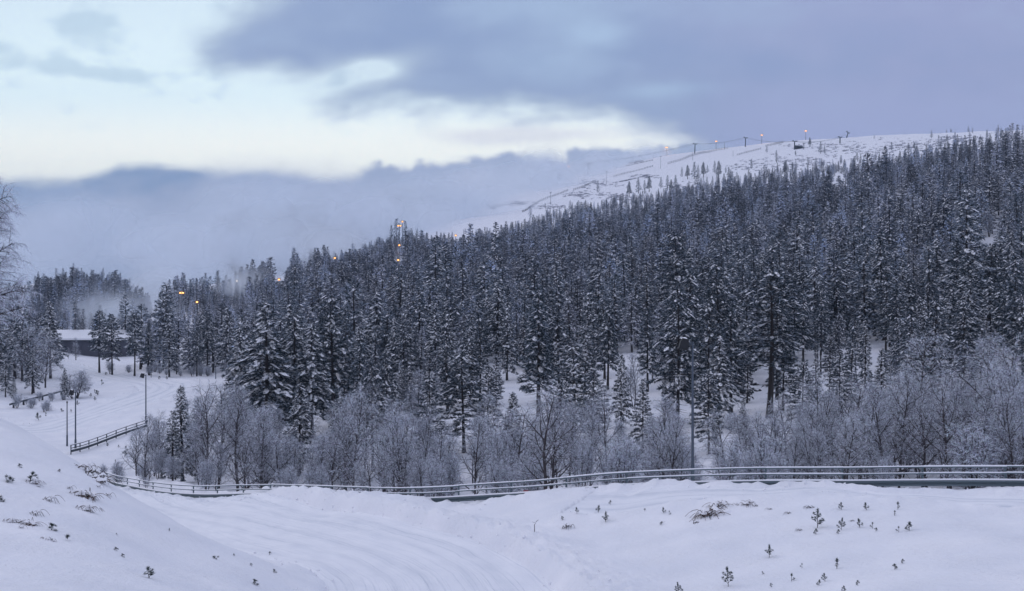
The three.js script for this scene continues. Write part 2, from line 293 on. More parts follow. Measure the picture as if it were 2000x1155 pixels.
// packed roads: sheets along their courses, with wheel tracks in the snow
function roadTexture(seed, tracks, gain = 0.6) {                              // across x along: many thin ruts that start and stop, over broad polished lanes
  const r = rng(seed), N = 1024, acc = new Float32Array(N * N);
  for (const [c, w, a] of tracks) for (let y = 0; y < N; y++) { const cx = c * N + 14 * Math.sin(y / N * 6.2832 + c * 9) + 6 * Math.sin(y / N * 18.85 + c * 30), k = 0.55 + 0.9 * (0.5 + tiled(y, c * 400, N, 9, 3)); for (let x = Math.max(0, Math.floor(cx - 3 * w)); x < Math.min(N, cx + 3 * w); x++) acc[y * N + x] += a * k * Math.exp(-(((x - cx) / w) ** 2)); }
  for (let i = 0; i < 150; i++) {
    const c = r() * N, w = 1.3 + 4.5 * r() * r(), a = -(6 + 18 * r()), y0 = Math.floor(r() * N), len = 160 + r() * 620, sl = (r() - 0.5) * 0.16, wob = r() * 10, ph = r() * 6.28;
    for (let k = 0; k < len; k++) { const y = (y0 + k) % N, cx = c + sl * k + wob * Math.sin(k / 150 + ph), f = Math.sin(Math.PI * k / len) * (0.6 + 0.8 * Math.max(0, 0.5 + noise(k / 26 + i * 7, i))); for (let x = Math.max(0, Math.floor(cx - 3 * w)); x < Math.min(N, cx + 3 * w); x++) { const d = (x - cx) / w; acc[y * N + x] += f * (a * Math.exp(-d * d) + (r() < 0 ? 0 : -a * 0.35 * Math.exp(-((d - 1.8) ** 2)))); } }
  }
  const map = pixels(N, N, (x, y) => { const n = tiled(x, y, N, 11, 5), b = acc[y * N + x] * gain; return [235 + b * 1.25 + n * 10, 236 + b * 1.12 + n * 9, 241 + b * 0.95 + n * 7]; }, true);
  const bump = pixels(N, N, (x, y) => { const n = 160 + 1.6 * acc[y * N + x] + 36 * tiled(x, y, N, 40, 4); return [n, n, n]; });
  return [map, bump];
}
function roadSheet(name, c, n, [map, bump], vlen, drop = 0.16, sink = 0.03) {
  const pts = c.pts, W = n, P = [], U = [], I = [];
  let s = 0;
  pts.forEach((p, i) => {
    const a = pts[Math.max(0, i - 1)], b = pts[Math.min(pts.length - 1, i + 1)], tx = b.x - a.x, tz = b.z - a.z, l = Math.hypot(tx, tz), nx = -tz / l, nz = tx / l;
    if (i) s += p.distanceTo(pts[i - 1]);
    for (let k = 0; k <= W; k++) { const q = k / W * 2 - 1, o = q * (c.half + 0.25), x = p.x + nx * o, z = p.z + nz * o; P.push(x, surface(x, z) - drop * sstep(0.9, 1, Math.abs(q)) - sink, z); U.push(k / W, s / vlen); }
    if (i) for (let k = 0; k < W; k++) { const e = (i - 1) * (W + 1) + k, f = i * (W + 1) + k; I.push(e, e + 1, f, e + 1, f + 1, f); }
  });
  const g = new THREE.BufferGeometry();
  g.setAttribute('position', new THREE.Float32BufferAttribute(P, 3)); g.setAttribute('uv', new THREE.Float32BufferAttribute(U, 2)); g.setIndex(I); g.computeVertexNormals();
  struct(name, g, new THREE.MeshStandardMaterial({ name: name + '_packed_snow', map, bumpMap: bump, bumpScale: 0.05, roughness: 0.8, side: THREE.DoubleSide }));
}
courses.bend.pts = sampled(courses.bend.curve, 0.35); courses.lower.pts = sampled(courses.lower.curve, 0.9); courses.branch.pts = sampled(courses.branch.curve, 0.9); courses.upper.pts = sampled(courses.upper.curve, 0.35);
const T1 = roadTexture(5, [[0.2, 34, -13], [0.33, 26, -10], [0.55, 30, -14], [0.7, 24, -11], [0.88, 20, -9]]), T2 = roadTexture(8, [[0.2, 44, -14], [0.42, 36, -11], [0.62, 44, -15], [0.82, 36, -12]], 0.95);
roadSheet('road_bend', courses.bend, 44, T1, 26);
roadSheet('upper_road', courses.upper, 16, roadTexture(9, [[0.25, 60, -16], [0.5, 40, -8], [0.75, 60, -16]], 0.85), 14, 0.1);
roadSheet('lower_road', courses.lower, 18, T2, 30);
roadSheet('branch_road', courses.branch, 12, T2, 22, 0.1, 0.09);

// ---------------------------------------------------------------- plants
class Soup {                                                    // loose triangles collected into one geometry, with colours
  constructor(colored, soft) { this.p = []; this.c = colored ? [] : null; this.n = soft ? [] : null; }
  soft(a, b, c, na, nb, nc) { this.tri(a, b, c); this.n.push(...na, ...nb, ...nc); }
  tri(a, b, c, col) { this.p.push(a[0], a[1], a[2], b[0], b[1], b[2], c[0], c[1], c[2]); if (this.c) for (let i = 0; i < 3; i++) this.c.push(col[0], col[1], col[2]); }
  tube(pts, radii, sides, col) {                                // tapered stick through points
    let prev = null;
    for (let i = 0; i < pts.length; i++) {
      const a = pts[Math.max(0, i - 1)], b = pts[Math.min(pts.length - 1, i + 1)], t = norm([b[0] - a[0], b[1] - a[1], b[2] - a[2]]);
      const u = norm(cross(t, Math.abs(t[1]) > 0.9 ? [1, 0, 0] : [0, 1, 0])), w = cross(t, u), ring = [];
      for (let k = 0; k < sides; k++) { const f = k / sides * 6.2832, cs = Math.cos(f) * radii[i], sn = Math.sin(f) * radii[i]; ring.push([pts[i][0] + u[0] * cs + w[0] * sn, pts[i][1] + u[1] * cs + w[1] * sn, pts[i][2] + u[2] * cs + w[2] * sn]); }
      if (prev) for (let k = 0; k < sides; k++) { const q = (k + 1) % sides; this.tri(prev[k], ring[k], prev[q], col); this.tri(prev[q], ring[k], ring[q], col); }
      prev = ring;
    }
  }
  geo() { const g = new THREE.BufferGeometry(); g.setAttribute('position', new THREE.Float32BufferAttribute(this.p, 3)); if (this.c) g.setAttribute('color', new THREE.Float32BufferAttribute(this.c, 3)); if (this.n) g.setAttribute('normal', new THREE.Float32BufferAttribute(this.n, 3)); else g.computeVertexNormals(); return g; }
}
const cross = (a, b) => [a[1] * b[2] - a[2] * b[1], a[2] * b[0] - a[0] * b[2], a[0] * b[1] - a[1] * b[0]];
const norm = (a) => { const l = Math.hypot(...a) || 1; return [a[0] / l, a[1] / l, a[2] / l]; };
const plus = (a, b, k = 1) => [a[0] + b[0] * k, a[1] + b[1] * k, a[2] + b[2] * k];
const ball = (r) => { let v; do v = [r() * 2 - 1, r() * 2 - 1, r() * 2 - 1]; while (v[0] * v[0] + v[1] * v[1] + v[2] * v[2] > 1); return v; };

// a conifer 1 unit = 1 m: trunk with limbs, needle sprays, snow lying on the sprays
function conifer(seed, o) {
  const r = rng(seed), { H, base, R, prof, boughs, blades, size, snow, tuftsPerM } = o, T = new Soup(), N = new Soup(true), S = new Soup(false, true);
  const bend = (r() - 0.5) * H * 0.03, r0 = 0.012 * H + 0.035, axis = (h) => [bend * Math.sin(h / H * 2.4), h, bend * 0.7 * Math.sin(h / H * 3.1 + 1)], tp = [], tr = [];
  for (let i = 0; i <= 8; i++) { const h = (i ? i / 8 : -0.06) * H * 0.985; tp.push(axis(h)); tr.push(r0 * (1 - 0.9 * Math.max(0, i / 8)) + (i === 0 ? r0 * 0.4 : 0) + 0.012); }
  T.tube(tp, tr, o.far ? 4 : 6);
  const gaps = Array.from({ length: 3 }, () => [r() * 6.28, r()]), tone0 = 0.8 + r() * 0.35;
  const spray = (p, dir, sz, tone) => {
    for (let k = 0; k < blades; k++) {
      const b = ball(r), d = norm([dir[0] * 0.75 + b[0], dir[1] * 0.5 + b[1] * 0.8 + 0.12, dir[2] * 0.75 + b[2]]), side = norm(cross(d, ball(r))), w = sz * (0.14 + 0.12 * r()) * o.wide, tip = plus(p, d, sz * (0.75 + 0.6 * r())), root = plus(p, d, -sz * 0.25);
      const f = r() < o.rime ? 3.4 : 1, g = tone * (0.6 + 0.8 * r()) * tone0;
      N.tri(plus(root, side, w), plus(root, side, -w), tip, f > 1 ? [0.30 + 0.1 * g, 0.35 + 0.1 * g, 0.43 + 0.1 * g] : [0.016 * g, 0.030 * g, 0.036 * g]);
    }
  };
  const cap = (p, dir, sz) => {                                  // a pad of snow lying along the bough, sagging outwards
    const out = norm([dir[0], -0.4 - 0.4 * r(), dir[2]]), sd = norm(cross(out, [0, 1, 0])), l = sz * (0.8 + 0.9 * r()), w = sz * (0.42 + 0.34 * r()), hgt = sz * (0.26 + 0.16 * r()), n = o.padSides, top = plus(plus(p, [0, 1, 0], hgt), out, l * 0.05), rim = [], nr = [];
    for (let k = 0; k < n; k++) { const f = k / n * 6.2832, j = 0.78 + 0.44 * r(), c = Math.cos(f) * l * j, q = Math.sin(f) * w * j; rim.push(plus(plus(plus(p, out, c), sd, q), [0, 1, 0], -0.12 * sz * r())); nr.push(norm([out[0] * Math.cos(f) * 0.9 + sd[0] * Math.sin(f) * 0.9, 0.55, out[2] * Math.cos(f) * 0.9 + sd[2] * Math.sin(f) * 0.9])); }
    for (let k = 0; k < n; k++) { const q = (k + 1) % n; S.soft(top, rim[q], rim[k], [0, 1, 0], nr[q], nr[k]); }
  };
  for (let i = 0; i < boughs; i++) {
    const q = (i + r() * 0.9) / boughs, t = base + (0.985 - base) * Math.pow(q, o.bias ?? 0.85), s = (t - base) / (1 - base), az = i * 2.39996 + r() * 0.9, h = t * H;
    let lobe = 1; for (const [ga, gh] of gaps) lobe -= 0.4 * Math.max(0, Math.cos(az - ga)) * Math.exp(-(((s - gh) / 0.16) ** 2));
    const L = R * prof(s) * (0.68 + 0.55 * r()) * lobe + 0.12, rise = lerp(o.lowRise, o.highRise, s) + (r() - 0.5) * 0.25, droop = o.droop * (1 - s * 0.6), dx = Math.cos(az), dz = Math.sin(az), root = axis(h);
    const on = (f) => [root[0] + dx * L * f, root[1] + L * (rise * f - droop * f * f), root[2] + dz * L * f];
    T.tube([on(0), on(0.5), on(0.9)], [0.02 + L * 0.012, 0.014 + L * 0.007, 0.008], 3);
    const nt = Math.max(2, Math.round(L * tuftsPerM));
    for (let k = 0; k < nt; k++) {
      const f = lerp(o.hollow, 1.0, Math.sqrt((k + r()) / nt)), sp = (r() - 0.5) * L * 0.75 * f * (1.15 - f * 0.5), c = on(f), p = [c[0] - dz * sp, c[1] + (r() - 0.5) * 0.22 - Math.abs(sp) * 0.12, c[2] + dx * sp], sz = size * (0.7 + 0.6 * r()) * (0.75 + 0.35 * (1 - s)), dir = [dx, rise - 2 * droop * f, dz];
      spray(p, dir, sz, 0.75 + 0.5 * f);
      if (r() < snow * (0.55 + 0.6 * f) * (0.8 + 0.5 * noise(p[0] * 0.7 + seed * 3, h * 0.7 + p[2] * 0.5))) cap(plus(p, [0, 1, 0], sz * 0.18), dir, sz * o.capSize);
    }
  }
  if (o.deadTwigs) for (let i = 0; i < o.deadTwigs; i++) { const h = H * base * (0.35 + 0.65 * r()), az = r() * 6.28, L = 0.5 + r() * 1.2, p = axis(h); T.tube([p, plus(p, [Math.cos(az), -0.15, Math.sin(az)], L)], [0.03, 0.008], 3); }
  for (let i = 0; i < 3; i++) spray(axis(H * (0.97 - i * 0.02)), [0, 1.4, 0], size * 0.8, 1);
  return { H, geos: { trunk: T.geo(), crown: N.geo(), snow: S.geo() } };
}
const pineProf = (s) => Math.pow(Math.sin(Math.PI * clamp(0.16 + 0.84 * s, 0, 1)), 0.75) * (1 - 0.35 * s) + 0.03, coneProf = (s) => Math.pow(1 - s, 0.8) * (0.6 + 0.4 * Math.min(1, s * 5)) + 0.03, spruceProf = (s) => Math.pow(1 - s, 0.75) * (0.75 + 0.25 * Math.min(1, s * 6)) + 0.02;
const near = { blades: 12, wide: 0.66, rime: 0.26, tuftsPerM: 6.4, size: 0.37, hollow: 0.16, capSize: 0.76, padSides: 8 };
const PINE = { ...near, H: 14, base: 0.26, R: 2.7, prof: pineProf, boughs: 92, lowRise: -0.02, highRise: 0.75, droop: 0.28, snow: 0.36, deadTwigs: 10 };
const CONE = { ...near, H: 14, base: 0.14, R: 2.5, prof: coneProf, boughs: 105, lowRise: -0.12, highRise: 0.7, droop: 0.22, snow: 0.4, deadTwigs: 6 };
const SPRUCE = { ...near, H: 12, base: 0.06, R: 1.5, prof: spruceProf, boughs: 95, lowRise: -0.25, highRise: 0.45, droop: 0.25, snow: 0.4, tuftsPerM: 7, size: 0.3 };
const nearKinds = [
  conifer(11, PINE), conifer(12, { ...PINE, base: 0.36, R: 2.4, snow: 0.28 }), conifer(13, { ...CONE, snow: 0.52 }), conifer(14, { ...CONE, R: 2.9, base: 0.2, snow: 0.54, droop: 0.34 }), conifer(15, { ...PINE, base: 0.18, R: 3.0, snow: 0.24 }),
  conifer(16, { ...CONE, R: 2.0, base: 0.24, snow: 0.26 }), conifer(17, SPRUCE), conifer(18, { ...SPRUCE, R: 1.15, snow: 0.28 }), conifer(19, { ...PINE, H: 16, base: 0.34, R: 2.9, boughs: 74, snow: 0.2 }),
];
const mid = { padSides: 6, blades: 8, wide: 1.0, size: 0.44, tuftsPerM: 4.4, capSize: 0.7, rime: 0.5 };
const midKinds = [conifer(31, { ...PINE, ...mid, boughs: 62, snow: 0.42, deadTwigs: 0 }), conifer(32, { ...CONE, ...mid, boughs: 66, snow: 0.5, deadTwigs: 0 }), conifer(33, { ...CONE, ...mid, boughs: 66, R: 2.0, snow: 0.34, deadTwigs: 0 }), conifer(34, { ...PINE, ...mid, boughs: 60, base: 0.2, R: 2.2, snow: 0.34, deadTwigs: 0 }), conifer(35, { ...SPRUCE, ...mid, H: 13, boughs: 66, R: 1.6, snow: 0.36 }), conifer(36, { ...CONE, ...mid, boughs: 66, R: 2.3, snow: 0.6, deadTwigs: 0 })];
const far = { padSides: 5, blades: 7, wide: 1.25, size: 0.56, tuftsPerM: 3.0, capSize: 0.6, rime: 0.54, far: true, deadTwigs: 0 };
const farKinds = [conifer(51, { ...CONE, ...far, boughs: 48, R: 2.0, snow: 0.4 }), conifer(52, { ...PINE, ...far, boughs: 46, base: 0.16, R: 2.1, snow: 0.4 }), conifer(53, { ...SPRUCE, ...far, H: 13, boughs: 48, R: 1.7, snow: 0.38 }), conifer(54, { ...CONE, ...far, boughs: 48, R: 1.7, base: 0.1, snow: 0.46 })];
const TREE_MAT = { trunk: M.trunk, crown: M.needles, snow: M.snowload };
function treeFrom(kind, name, label, category, group) { const t = thing(name, label, category, [0, 0, 0], 0, group); for (const k of ['trunk', 'crown', 'snow']) part(k, kind.geos[k], TREE_MAT[k], t); return t; }

// a frosted birch: trunk and limbs in one skin, then a haze of rimed twigs
function birch(seed, o) {
  const r = rng(seed), T = new Soup(), W = new Soup(true), frost = o.frost;
  const tint = () => { const q = r(); return q < frost ? [0.73 + 0.12 * r(), 0.77 + 0.12 * r(), 0.85 + 0.12 * r()] : [0.12 + 0.08 * r(), 0.122 + 0.08 * r(), 0.16 + 0.08 * r()]; };
  const twig = (p, d, L) => {
    let q = p, dir = d; const n = 2, w0 = o.twigW;
    for (let i = 0; i < n; i++) { const b = ball(r); dir = norm([dir[0] + b[0] * 0.35, dir[1] + b[1] * 0.35 - o.weep * 0.35, dir[2] + b[2] * 0.35]); const e = plus(q, dir, L / n), s = norm(cross(dir, ball(r))), w = w0 * (1 - 0.4 * i); W.tri(plus(q, s, w), plus(q, s, -w), e, tint()); if (o.fine) for (let k = 0; k < o.fine; k++) { const b2 = ball(r), d2 = norm([dir[0] + b2[0] * 0.9, dir[1] + b2[1] * 0.7 - o.weep * 0.5, dir[2] + b2[2] * 0.9]), a = plus(q, dir, L / n * r()), s2 = norm(cross(d2, ball(r))); W.tri(plus(a, s2, w * 0.85), plus(a, s2, -w * 0.85), plus(a, d2, L * (0.3 + 0.35 * r())), tint()); } q = e; }
  };
  const grow = (p, d, L, rad, lvl) => {
    const n = lvl === 0 ? 9 : lvl === 1 ? 6 : 4, pts = [p], rr = [rad]; let q = p, dir = d;
    for (let i = 1; i <= n; i++) { const b = ball(r), f = i / n, k = lvl === 0 ? o.wander * 0.6 : o.wander; dir = norm([dir[0] + b[0] * k, dir[1] + b[1] * k + (lvl === 1 ? 0.10 - o.weep * 0.22 * f : lvl === 2 ? 0.02 - o.weep * 0.3 * f : 0.08), dir[2] + b[2] * k]); q = plus(q, dir, L / n); pts.push(q); rr.push(rad * (1 - 0.82 * f) + 0.006); }
    T.tube(pts, rr, lvl === 0 ? 6 : lvl === 1 ? 4 : 3);
    const along = (f) => { const x = f * n, i = Math.min(n - 1, Math.floor(x)); return [plus(pts[i], [pts[i + 1][0] - pts[i][0], pts[i + 1][1] - pts[i][1], pts[i + 1][2] - pts[i][2]], x - i), norm([pts[i + 1][0] - pts[i][0], pts[i + 1][1] - pts[i][1], pts[i + 1][2] - pts[i][2]]), lerp(rr[i], rr[i + 1], x - i)]; };
    const kids = lvl === 0 ? o.limbs : lvl === 1 ? o.branches : 0;
    for (let i = 0; i < kids; i++) {
      const f = lvl === 0 ? lerp(o.clear, 0.97, (i + r()) / kids) : lerp(0.2, 0.98, (i + r()) / kids), [a, t, ra] = along(f), az = i * 2.4 + r() * 1.2, spread = lvl === 0 ? o.spread * (0.8 + 0.4 * r()) * (1.15 - 0.5 * f) : 0.75 + 0.3 * r();
      const u = norm(cross(t, Math.abs(t[1]) > 0.9 ? [1, 0, 0] : [0, 1, 0])), w = cross(t, u), c = Math.cos(az), s = Math.sin(az), dd = norm([t[0] * Math.cos(spread) + (u[0] * c + w[0] * s) * Math.sin(spread), t[1] * Math.cos(spread) + (u[1] * c + w[1] * s) * Math.sin(spread), t[2] * Math.cos(spread) + (u[2] * c + w[2] * s) * Math.sin(spread)]);
      grow(a, dd, lvl === 0 ? L * o.limbLen * (1.05 - 0.72 * f) * (0.75 + 0.5 * r()) : L * 0.42 * (1.1 - 0.6 * f) * (0.7 + 0.6 * r()) + 0.15, Math.min(ra * 0.62, rad * (lvl === 0 ? 0.42 : 0.4)), lvl + 1);
    }
    if (lvl >= 1) { const nt = Math.round((lvl === 2 ? o.twigs : o.twigs * 0.8) * (0.6 + L * 0.5)); for (let i = 0; i < nt; i++) { const [a, t] = along(lerp(0.15, 1, (i + r()) / nt)), b = ball(r); twig(a, norm([t[0] * 0.7 + b[0], t[1] * 0.7 + b[1], t[2] * 0.7 + b[2]]), o.twigL * (0.55 + 0.8 * r())); } }
    else for (let i = 0; i < o.twigs * 2; i++) { const [a, t] = along(lerp(0.6, 1, r())), b = ball(r); twig(a, norm(plus(t, b, 1)), o.twigL * 0.8); }
  };
  for (let s = 0; s < o.stems; s++) { const az = s * 2.1 + r(), lean = o.stems > 1 ? 0.12 + 0.3 * r() : 0.06 * r(); grow([Math.cos(az) * 0.12 * (o.stems > 1), -0.4, Math.sin(az) * 0.12 * (o.stems > 1)], norm([Math.cos(az) * lean, 1, Math.sin(az) * lean]), o.H * (s ? 0.72 + 0.25 * r() : 1), o.rad * (s ? 0.7 : 1), 0); }
  return { H: o.H, geos: { trunk: T.geo(), crown: W.geo() } };
}
const BIRCH = { H: 8.5, rad: 0.12, stems: 1, limbs: 17, branches: 9, clear: 0.14, spread: 0.85, limbLen: 0.42, wander: 0.16, weep: 0.25, twigs: 7, twigL: 0.5, twigW: 0.012, fine: 2, frost: 0.62 };
const birchKinds = [birch(71, BIRCH), birch(72, { ...BIRCH, stems: 2, limbs: 15, frost: 0.58 }), birch(73, { ...BIRCH, weep: 0.55, spread: 1.0, limbLen: 0.5, frost: 0.68 }), birch(74, { ...BIRCH, stems: 3, limbs: 11, spread: 0.7, frost: 0.6 }), birch(75, { ...BIRCH, rad: 0.17, limbs: 14, spread: 0.95, limbLen: 0.55, wander: 0.24, frost: 0.5 })];
const bushKinds = [birch(81, { ...BIRCH, H: 4.5, rad: 0.05, stems: 7, limbs: 7, branches: 5, clear: 0.2, spread: 0.6, limbLen: 0.36, twigL: 0.42, frost: 0.62 }), birch(82, { ...BIRCH, H: 3.6, rad: 0.04, stems: 9, limbs: 6, branches: 4, clear: 0.12, spread: 0.7, limbLen: 0.4, twigL: 0.4, frost: 0.62 })];
function birchFrom(kind, name, label, category, group) { const t = thing(name, label, category, [0, 0, 0], 0, group); part('trunk', kind.geos.trunk, M.birch, t); part('crown', kind.geos.crown, M.twigs, t); return t; }

// ---- trees that the photograph lets one single out: [u, distance, v of the top, kind, width, label]
const singles = [
  [1502, 116, 528, 'n8', 1.55, 'tall broad dark pine with a bare straight trunk standing forward of the forest edge'],
  [520, 136, 588, 'n3', 1.3, 'very large pine heavy with snow, nearest the lower road at the forest edge'],
  [610, 138, 635, 'n3', 1.1, 'snow-laden pine just beside the very large one at the forest edge'],
  [648, 146, 575, 'n4', 1.05, 'tall dark pine rising behind the snow-laden clump over the birches'],
  [703, 130, 668, 'n5', 0.95, 'slender pine with a bare lower trunk standing in a small snow clearing'],
  [755, 126, 690, 'n0', 0.85, 'bushy pine next to the slender one in the small snow clearing'],
  [665, 128, 760, 'n2', 0.9, 'short snow-plastered pine below the larger trees among birches'],
  [905, 113, 690, 'n4', 1.25, 'broad dark pine spreading over the birches beside an open snow patch'],
  [955, 116, 715, 'n4', 1.05, 'pine leaning close to the broad dark one beside an open snow patch'],
  [1052, 128, 590, 'n5', 1.2, 'narrow dark pine above the frosted birches in the middle of the slope foot'],
  [1120, 113, 672, 'n4', 1.25, 'round dark pine with a clear trunk in front of the terrace of open snow'],
  [1213, 118, 690, 'n2', 0.9, 'pointed young spruce in front of the terrace of open snow'],
  [1308, 119, 700, 'n2', 0.8, 'small spruce with loose boughs just before the tall lamp pole'],
  [1322, 117, 560, 'n4', 0.95, 'dark pine standing just left of the tall lamp pole'],
  [1404, 112, 655, 'n3', 1.25, 'broad snow-loaded pine just past the tall lamp pole'],
  [1428, 122, 600, 'n5', 1.1, 'higher pine behind the broad snow-loaded one by the lamp pole'],
  [1452, 100, 780, 'n3', 0.9, 'small snow-plastered pine at the foot of the tall broad pine'],
  [1528, 120, 640, 'n4', 1.1, 'brownish dense pine leaning against the tall broad pine'],
  [1730, 150, 548, 'n8', 1.0, 'tall pine with twin-looking dark trunk above a frosted birch'],
  [1752, 146, 560, 'n1', 1.0, 'slim pine with long bare trunk beside the twin-looking one'],
  [1672, 140, 618, 'n0', 0.9, 'low dark pine with heavy lower boughs near an opening in the wood'],
  [1918, 122, 640, 'n7', 1.6, 'dark narrow conifer between two frosted birches near the frame edge'],
  [1570, 150, 580, 'n1', 0.8, 'thin-trunked pine standing before snow beside the tall broad pine'],
  [1604, 150, 596, 'n1', 0.8, 'second thin-trunked pine beyond the tall broad pine'],
  [470, 142, 640, 'n3', 1.0, 'wide snowy pine at the left flank of the very large pine'],
  [575, 140, 610, 'n2', 1.1, 'snowy pine tight against the very large one, uphill side'],
  [1265, 142, 600, 'n5', 1.0, 'dark pine with bare stem at the head of the snow terrace'],
  [1180, 160, 590, 'n0', 1.1, 'full pine standing alone at the back of the snow terrace'],
  [1480, 132, 790, 'n2', 1.1, 'little snowy pine beside the foot of the tall broad pine'],
  [585, 112, 748, 'n2', 1.1, 'young snowy pine among the birches under the very large pine'],
  [664, 108, 772, 'n3', 1.1, 'short wide pine among the birches left of the slender one'],
  [727, 113, 705, 'n0', 1.0, 'dark pine standing down among the birches by the snow clearing'],
  [838, 110, 735, 'n4', 1.0, 'bushy dark pine between birches below the open clearing'],
  [1000, 104, 765, 'n2', 1.2, 'low snowy pine among the birches right of the broad dark pine'],
  [1096, 103, 742, 'n4', 1.1, 'dark young pine standing in the birches below the snow terrace'],
  [1162, 108, 720, 'n0', 1.1, 'second dark young pine in the birches below the snow terrace'],
  [1256, 104, 738, 'n2', 1.0, 'pointed snowy pine among birches just before the lamp post'],
  [1386, 99, 722, 'n4', 1.05, 'bushy pine in the birch belt just past the lamp post'],
  [1568, 106, 700, 'n4', 1.0, 'dark pine beside the foot of the fine forking birch'],
  [1642, 108, 690, 'n0', 1.1, 'dark pine rising between the two forking birches'],
  [1722, 106, 680, 'n2', 1.1, 'snowy pine rising from the birches before the weeping one'],
  [990, 168, 600, 'n2', 1.0, 'snow-covered pine at the edge of the upper clearing'],
  [850, 172, 590, 'n2', 1.0, 'snowy pine with a dark trunk at the back of the small open clearing'],
  [770, 180, 620, 'n3', 0.9, 'thinly branched whitened pine left bare in the middle of its neighbours'],
  [355, 110, 752, 'n6', 1.1, 'slender young spruce standing before the lower road bend'],
  [388, 111, 775, 'n6', 0.9, 'smaller young spruce next to the slender one before the lower road'],
  [336, 109, 800, 'n6', 1.3, 'dark bushy young pine half hidden in birches before the lower road'],
  [1207, 88, 878, 'n6', 1.7, 'little spruce poking up just behind the guard rail'],
  [1295, 92, 870, 'n6', 1.7, 'small dark spruce behind the rail left of the lamp pole foot'],
  [126, 196, 718, 'n2', 0.85, 'dense dark spruce on the snowbank beside the lower road'],
  [98, 232, 588, 'n3', 1.05, 'tall wide pine at the corner of the wood by the lower road'],
  [44, 225, 594, 'n0', 0.95, 'pine with a rounded crown behind the lower bank trees'],
  [62, 204, 680, 'n3', 1.0, 'snow-laden pine at the front of the wood on the lower bank'],
  [10, 198, 690, 'n2', 0.9, 'heavily snow-covered conifer at the frame edge on the lower bank'],
  [-14, 206, 630, 'n4', 1.0, 'dark conifer half out of the frame above the lower bank'],
  [26, 194, 735, 'n2', 0.9, 'low bowed conifer buried in snow at the edge of the lower bank'],
  [194, 256, 606, 'n1', 1.0, 'pine with tall bare trunk at the near corner of the wood beside the road'],
  [218, 250, 612, 'n0', 0.95, 'snow-flecked pine hiding the middle of the long building'],
  [262, 248, 610, 'n1', 0.95, 'single-trunked pine standing before the far end of the long building'],
  [290, 252, 628, 'n5', 0.8, 'thin pine with dark trunk along the bend of the lower road'],
  [330, 246, 616, 'n2', 0.95, 'snow-tiered pine along the bend of the lower road'],
  [384, 248, 640, 'n1', 0.85, 'straight thin pine at the road bend with a snow-free trunk'],
  [404, 252, 606, 'n1', 0.9, 'taller straight pine at the outer edge of the road bend'],
  [443, 244, 600, 'n2', 1.05, 'broad snowy pine where the road disappears behind the trees'],
  [774, 652, 427, 'f1', 1.1, 'pine on the tree line just behind the paired orange floodlights'],
  [791, 648, 431, 'f3', 1.2, 'pine beside the upper floodlight at the mist edge'],
  [764, 640, 440, 'f0', 1.2, 'shorter pine at the mist edge below the paired floodlights'],
  [803, 640, 446, 'f1', 1.1, 'shorter pine at the mist edge beyond the upper floodlight'],
  [372, 505, 545, 'f0', 1.2, 'pointed tree in the misty clump beside the bright valley floodlight'],
  [398, 510, 548, 'f3', 1.3, 'second pointed tree in the misty clump in the valley'],
  [424, 515, 528, 'f0', 1.3, 'highest tree of the misty clump in the valley'],
  [410, 512, 540, 'f1', 1.2, 'full tree just left of the highest one in the misty clump'],
  [438, 515, 548, 'f2', 1.3, 'slender tree at the uphill end of the misty clump'],
  [146, 330, 588, 'm4', 1.0, 'lone pointed spruce behind the long building against the mist'],
  [243, 330, 574, 'm1', 1.05, 'tall full pine breaking the mist behind the long building'],
];
const kindOf = (k) => (k[0] === 'n' ? nearKinds : k[0] === 'm' ? midKinds : farKinds)[+k.slice(1)];
const firstOf = new Map(), taken = [];
singles.forEach(([u, d, vt, k, w, label], i) => {
  const [x, y, z] = at(u, d), h = EYE - (vt - CY) / F * d - y, s = h / kindOf(k).H, sp = /spruce/.test(label), name = sp ? 'spruce_tree' : 'pine_tree';
  if (h < 0.8) return;
  const t = treeFrom(kindOf(k), name, label, sp ? 'spruce' : /conifer/.test(label) ? 'conifer' : 'pine tree');
  t.position.set(x, y - 0.1, z); t.rotation.y = i * 1.7; t.scale.set(s * w, s, s * w); taken.push([x, z, 2.0]);
});

// ---- the forest up the slope: every tree set on the ground, the 240 that show largest as single trees, the others as one mass
const treeline = [[-200, 590], [0, 600], [60, 585], [150, 546], [215, 555], [262, 582], [300, 636], [340, 600], [370, 592], [450, 590], [480, 574], [540, 554], [600, 536], [650, 516], [700, 506], [760, 492], [800, 478], [860, 482], [905, 466], [960, 466], [1000, 448], [1060, 432], [1110, 415], [1200, 402], [1260, 392], [1300, 380], [1350, 372], [1400, 362], [1450, 352], [1500, 346], [1560, 343], [1600, 332], [1700, 330], [1760, 324], [1800, 315], [1860, 306], [1910, 292], [2000, 284], [2300, 272]];
const openings = [[905, 482, 22, 14], [968, 458, 16, 12], [880, 742, 42, 32], [722, 872, 40, 40], [1040, 768, 95, 18], [1090, 740, 36, 24], [1250, 728, 60, 40], [1228, 772, 46, 20], [1478, 762, 34, 30], [1735, 722, 30, 18], [1940, 748, 36, 18], [1668, 496, 22, 34], [1935, 500, 24, 40], [1640, 375, 18, 26], [1760, 395, 14, 26], [286, 580, 40, 14], [1870, 460, 22, 20], [545, 562, 26, 20], [590, 545, 30, 16], [800, 452, 60, 14], [1020, 408, 40, 10], [1180, 560, 16, 14], [1560, 770, 40, 20], [660, 800, 30, 20], [1000, 860, 60, 16], [1660, 742, 40, 20], [1850, 722, 40, 20], [1400, 748, 40, 18], [1140, 700, 30, 16], [980, 730, 30, 16], [1760, 660, 22, 20], [1560, 640, 20, 24]];
